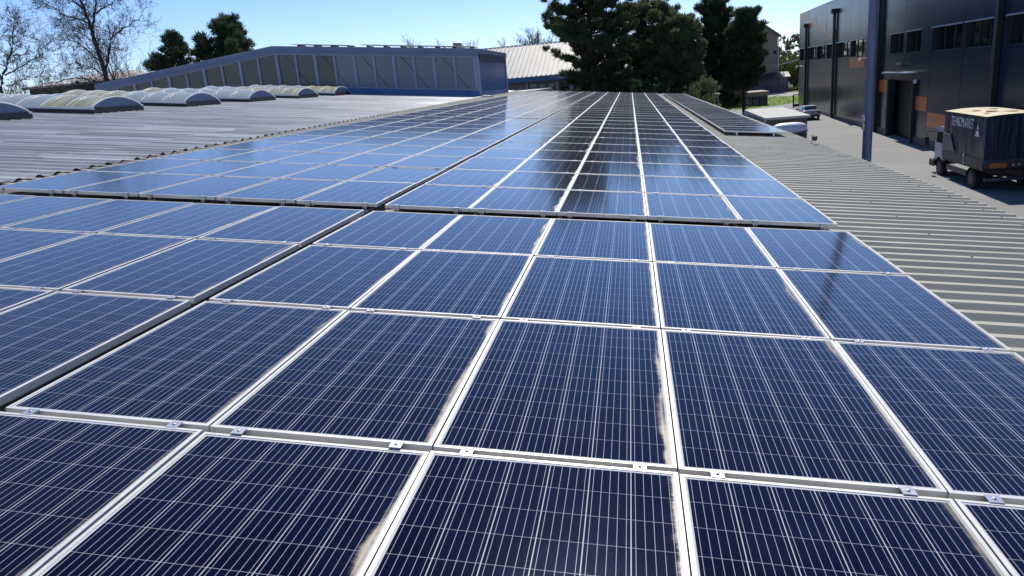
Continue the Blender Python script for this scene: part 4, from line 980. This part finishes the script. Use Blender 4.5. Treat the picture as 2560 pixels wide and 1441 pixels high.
shrub('conifer_shrub', 1815, 92, 222, 1.3, 'dark conifer shrub between the tan container and the pavilion', 'pine', 67, 700)
shrub('willow_tree', 1622, 104, 10, 2.6, 'yellow-green willow crown showing above the grey-green pine', 'willow', 71, 900, .7, .05, 'tree', None, 1, 7)
shrub('leafy_tree', 1958, 162, 140, 4.2, 'light green spring tree between the brown house and the warehouse', 'spring', 73, 1300, .45, .22, 'tree', 'spring trees by the lawn')
shrub('leafy_tree', 1988, 166, 148, 4.0, 'light green spring tree touching the corner of the warehouse', 'spring', 74, 1100, .45, .22, 'tree', 'spring trees by the lawn')
shrub('round_bush', 1986, 150, 222, 1.1, 'small bright green bush beside the pale road', 'spring', 75, 260, .3, .12)

def bare_tree(px_, base_px, Y, top_px, label, seed, spread, levels=5, thick=1.0, buds=True, tw='twig', kids=(3, 3, 3, 3, 3), name='bare_tree', trunk_frac=.38, lean=(0, 0), group='leafless trees', bud_n=3, up=.10, rmin=.013):
    r = np.random.default_rng(seed); b = at(px_, base_px, Y); topz = at(px_, top_px, Y)[2]; g = gz(Y); H = topz - g
    t = thing(name, (b[0], Y, g), label, 'tree', group)
    tk = MB(); br = MB(); BV = []
    def grow(p, d, L_, rad, lv):
        n = 5 if lv < 2 else 4; pts = [p]; q = p.copy(); dd = d.copy()
        for i in range(n):
            dd = dd + r.normal(0, .10 + .05 * lv, 3) + np.array([0, 0, up * (1 if lv else .3)]); dd /= np.linalg.norm(dd); q = q + dd * L_ / n; pts.append(q.copy())
        rads = [rad * (1 - (.38 if lv == 0 else .5) * i / n) for i in range(n + 1)]
        (tk if lv == 0 else br).tube(pts, rads, 8 if lv == 0 else (5 if lv < 3 else 3), caps=False)
        if lv >= levels:
            if buds:
                for _ in range(bud_n): BV.append(pts[r.integers(1, n + 1)] + r.normal(0, .05, 3))
            return
        nk = kids[min(lv, len(kids) - 1)] + (1 if r.random() < .5 else 0)
        for i in range(nk):
            s = r.uniform(.35, 1.0) if lv else r.uniform(.45, 1.0); k = min(n, max(1, int(s * n + .5))); base = pts[k]
            loc = pts[k] - pts[k - 1]; loc /= np.linalg.norm(loc)
            side = np.cross(loc, r.normal(0, 1, 3)); side /= np.linalg.norm(side)
            a = r.uniform(.45, .95); nd = loc * math.cos(a) + side * math.sin(a) * spread; nd /= np.linalg.norm(nd)
            grow(base, nd, L_ * r.uniform(.52, .80), max(rmin, rads[k] * r.uniform(.5, .78)), lv + 1)
        grow(pts[-1], dd, L_ * .72, max(rmin, rads[-1]), lv + 1)
    d0 = np.array([lean[0], lean[1], 1.0]); d0 /= np.linalg.norm(d0)
    grow(np.array([b[0], Y, g]), d0, H * trunk_frac, .019 * H * thick, 0)
    # scale so that the top reaches the surveyed height
    zmax = max(v[2] for v in br.v); sc = H / (zmax - g)
    for m_ in (tk, br): m_.v = [(b[0] + (v[0] - b[0]) * sc, Y + (v[1] - Y) * sc, g + (v[2] - g) * sc) for v in m_.v]
    tk.build('trunk', M['bark'] if tw == 'twig' else M[tw], t); br.build('branches', M[tw], t)
    if buds and BV:
        P = np.array(BV); P = np.array([b[0], Y, g]) + (P - np.array([b[0], Y, g])) * sc
        V, F = tufts(P, r.normal(0, 1, P.shape) * [.6, .6, 1], r, .11, .035, 1); o = bpy.data.objects.new('buds', fast_mesh('buds', V, F, [M['bud']], off=t.location)); col.objects.link(o); o.parent = t
def sketched_tree(name, label, Y, limbs, seed, levels=4, L0=1.9, tw='twig'):
    r = np.random.default_rng(seed); b = at(*limbs[0][0][0], Y); t = thing(name, (b[0], Y, gz(Y)), label, 'tree', 'leafless trees')
    br = MB(); tk = MB(); BV = []
    def grow(p, d, L_, rad, lv):
        n = 4; pts = [p]; q = p.copy(); dd = d.copy()
        for i in range(n): dd = dd + r.normal(0, .20, 3) + np.array([0, 0, .07]); dd /= np.linalg.norm(dd); q = q + dd * L_ / n; pts.append(q.copy())
        br.tube(pts, [rad * (1 - .5 * i / n) for i in range(n + 1)], 3 if lv > 1 else 4, caps=False)
        if lv >= levels:
            for _ in range(2): BV.append(pts[r.integers(1, n + 1)] + r.normal(0, .04, 3))
            return
        for i in range(2 + int(r.random() < .6)):
            k = r.integers(1, n + 1); side = np.cross(dd, r.normal(0, 1, 3)); side /= np.linalg.norm(side); a = r.uniform(.4, 1.0)
            grow(pts[k], dd * math.cos(a) + side * math.sin(a), L_ * r.uniform(.55, .85), max(.012, rad * r.uniform(.45, .65)), lv + 1)
    for k, (pp, r0, r1) in enumerate(limbs):
        pts = []; yo = 0.0; sgn = r.choice([-1, 1])
        for i, q in enumerate(pp): pts.append(np.array(at(q[0], q[1], Y + yo))); yo += sgn * r.uniform(.1, .6) * (k > 0)
        if k == 0: pts = [np.array([pts[0][0] + .15, Y, gz(Y)])] + pts
        fine = []
        for a, c in zip(pts[:-1], pts[1:]):
            for f in (0, .34, .67): fine.append(a + (c - a) * f + r.normal(0, .05, 3))
        fine.append(pts[-1]); m_ = len(fine)
        (tk if k == 0 else br).tube(fine, [r0 + (r1 - r0) * i / (m_ - 1) for i in range(m_)], 8 if k == 0 else 6, caps=False)
        for i in range(m_):
            if k == 0 and i < 7: continue
            if i < 2 and k: continue
            d = fine[min(i + 1, m_ - 1)] - fine[max(i - 1, 0)]; d /= np.linalg.norm(d)
            for _ in range(2 if i < m_ - 1 else 3):
                side = np.cross(d, r.normal(0, 1, 3)); side /= np.linalg.norm(side); a = r.uniform(.5, 1.25)
                rr = (r0 + (r1 - r0) * i / (m_ - 1)); grow(fine[i], d * math.cos(a) + side * math.sin(a), L0 * r.uniform(.6, 1.2), max(.016, min(.05, rr * .5)), 1)
    tk.build('trunk', M['bark'], t); br.build('branches', M[tw], t); P = np.array(BV)
    V, F = tufts(P, r.normal(0, 1, P.shape), r, .13, .05, 1); o = bpy.data.objects.new('buds', fast_mesh('buds', V, F, [M['bud']], off=t.location)); col.objects.link(o); o.parent = t
sketched_tree('bare_tree', 'tall bare tree with a dark forked trunk behind the left building', 68, [
    ([(268, 208), (252, 150), (240, 105), (226, 65), (212, 30), (200, -5), (190, -45), (184, -90)], .25, .06),
    ([(262, 185), (272, 140), (277, 100), (300, 78), (328, 58), (352, 42)], .12, .03),
    ([(222, 58), (190, 46), (160, 40), (138, 22), (112, 8), (92, 22)], .09, .02),
    ([(230, 75), (236, 38), (239, 5), (232, -30), (236, -70)], .11, .03),
    ([(238, 35), (262, 20), (285, 4), (300, -20)], .06, .02),
    ([(255, 160), (225, 132), (195, 108), (170, 100), (150, 112)], .09, .02),
    ([(258, 188), (230, 168), (205, 165), (178, 178)], .07, .02),
    ([(250, 208), (215, 200), (180, 196), (150, 203), (132, 216)], .08, .025),
    ([(246, 122), (222, 98), (198, 80), (172, 76)], .06, .015),
    ([(210, 22), (180, 2), (150, -22)], .06, .02)], 401, 4, 1.35)
sketched_tree('bare_tree', 'bare budding tree at the left edge of the view', 58, [
    ([(2, 220), (12, 185), (20, 150), (30, 110), (33, 75), (36, 48)], .15, .02),
    ([(14, 190), (45, 172), (72, 155), (98, 140), (118, 128)], .07, .015),
    ([(8, 205), (-20, 160), (-30, 110), (-10, 70)], .09, .02),
    ([(22, 140), (48, 118), (60, 90)], .05, .015),
    ([(16, 215), (50, 205), (80, 190), (110, 192)], .05, .015)], 407, 4, 1.1)
bare_tree(298, 212, 72, 20, 'slimmer bare tree close on the right of the tall forked one', 103, .8, 5, .7, True, 'twig', (3, 3, 2, 2, 2), lean=(.10, 0))
bare_tree(-70, 225, 62, 60, 'bare budding tree mostly outside the left edge', 108, 1.1, 5, .8, True, 'twig', (3, 3, 3, 2, 2), lean=(.2, 0), bud_n=5)
bare_tree(75, 232, 60, 150, 'low tangled bare bush in front of the left building', 109, 1.2, 5, .6, True, 'twig', (4, 3, 3, 2, 2), 'bare_bush', .3, bud_n=4)
bare_tree(165, 232, 66, 165, 'low arching bare bush under the tall forked tree', 113, 1.4, 5, .6, True, 'twig', (4, 3, 3, 2, 2), 'bare_bush', .3, (.3, 0), up=0)
bare_tree(330, 225, 78, 120, 'thin bare bush right of the tall forked tree', 115, .9, 5, .6, True, 'twig', (4, 3, 2, 2, 2), 'bare_bush', .3)
for px_, tp_, sd_, lb in ((1022, 92, 121, 'small pale bare tree left of the two over the clerestory'), (1056, 80, 122, 'small pale bare tree right of the two over the clerestory'), (1186, 96, 123, 'small pale bare tree between chimney and beige hall roof')):
    bare_tree(px_, 130, 128, tp_, lb, sd_, .75, 5, .55, False, 'twigfar', (4, 4, 3, 3, 2), trunk_frac=.5, up=.16, rmin=.045)
for i, (px_, tp_, lb) in enumerate(((1292, 86, 'leftmost pale bare tree above the beige hall roof'), (1322, 66, 'middle and tallest pale bare tree above the beige hall roof'), (1362, 78, 'rightmost pale bare tree above the beige hall roof, beside the tallest pine'))):
    bare_tree(px_, 110, 128, tp_, lb, 131 + i, .75, 5, .55, True, 'twigfar', (5, 4, 3, 3, 2), trunk_frac=.45, up=.16, bud_n=2, rmin=.045)
bare_tree(1955, 232, 145, 165, 'pale bare bush in front of the light green trees', 141, .9, 5, .6, False, 'twigfar', (4, 3, 3, 2, 2), 'bare_bush', .3)
bare_tree(1950, 200, 178, 126, 'thin bare tree rising behind the light green trees', 143, .8, 5, .5, False, 'twigfar', (3, 3, 2, 2, 2), trunk_frac=.5)
# far line of trees that reads as one mass
r_ = np.random.default_rng(77); P = []; D = []
for i in range(5200):
    x = r_.uniform(-160, 220); y = r_.uniform(255, 285); h = 11.5 + 2.5 * math.sin(x * .11) + 1.6 * math.sin(x * .31 + 2) + 1.1 * math.sin(x * .83)
    P.append((x, y, gz(200) + h * r_.uniform(.05, 1) ** .7)); D.append((r_.normal(0, .5), r_.normal(0, .5), .8))
V, F = tufts(np.array(P), np.array(D), r_, 1.7, .8, 6)
M['farwood'] = leaf_mat('far_wood', (.10, .115, .06), (.14, .15, .075), (.07, .08, .05), .2, .2)
o = bpy.data.objects.new('far_tree_line', fast_mesh('far_tree_line', V, F, [M['farwood']])); col.objects.link(o)
tag(o, 'far hazy line of trees along the horizon', 'trees', kind='stuff')
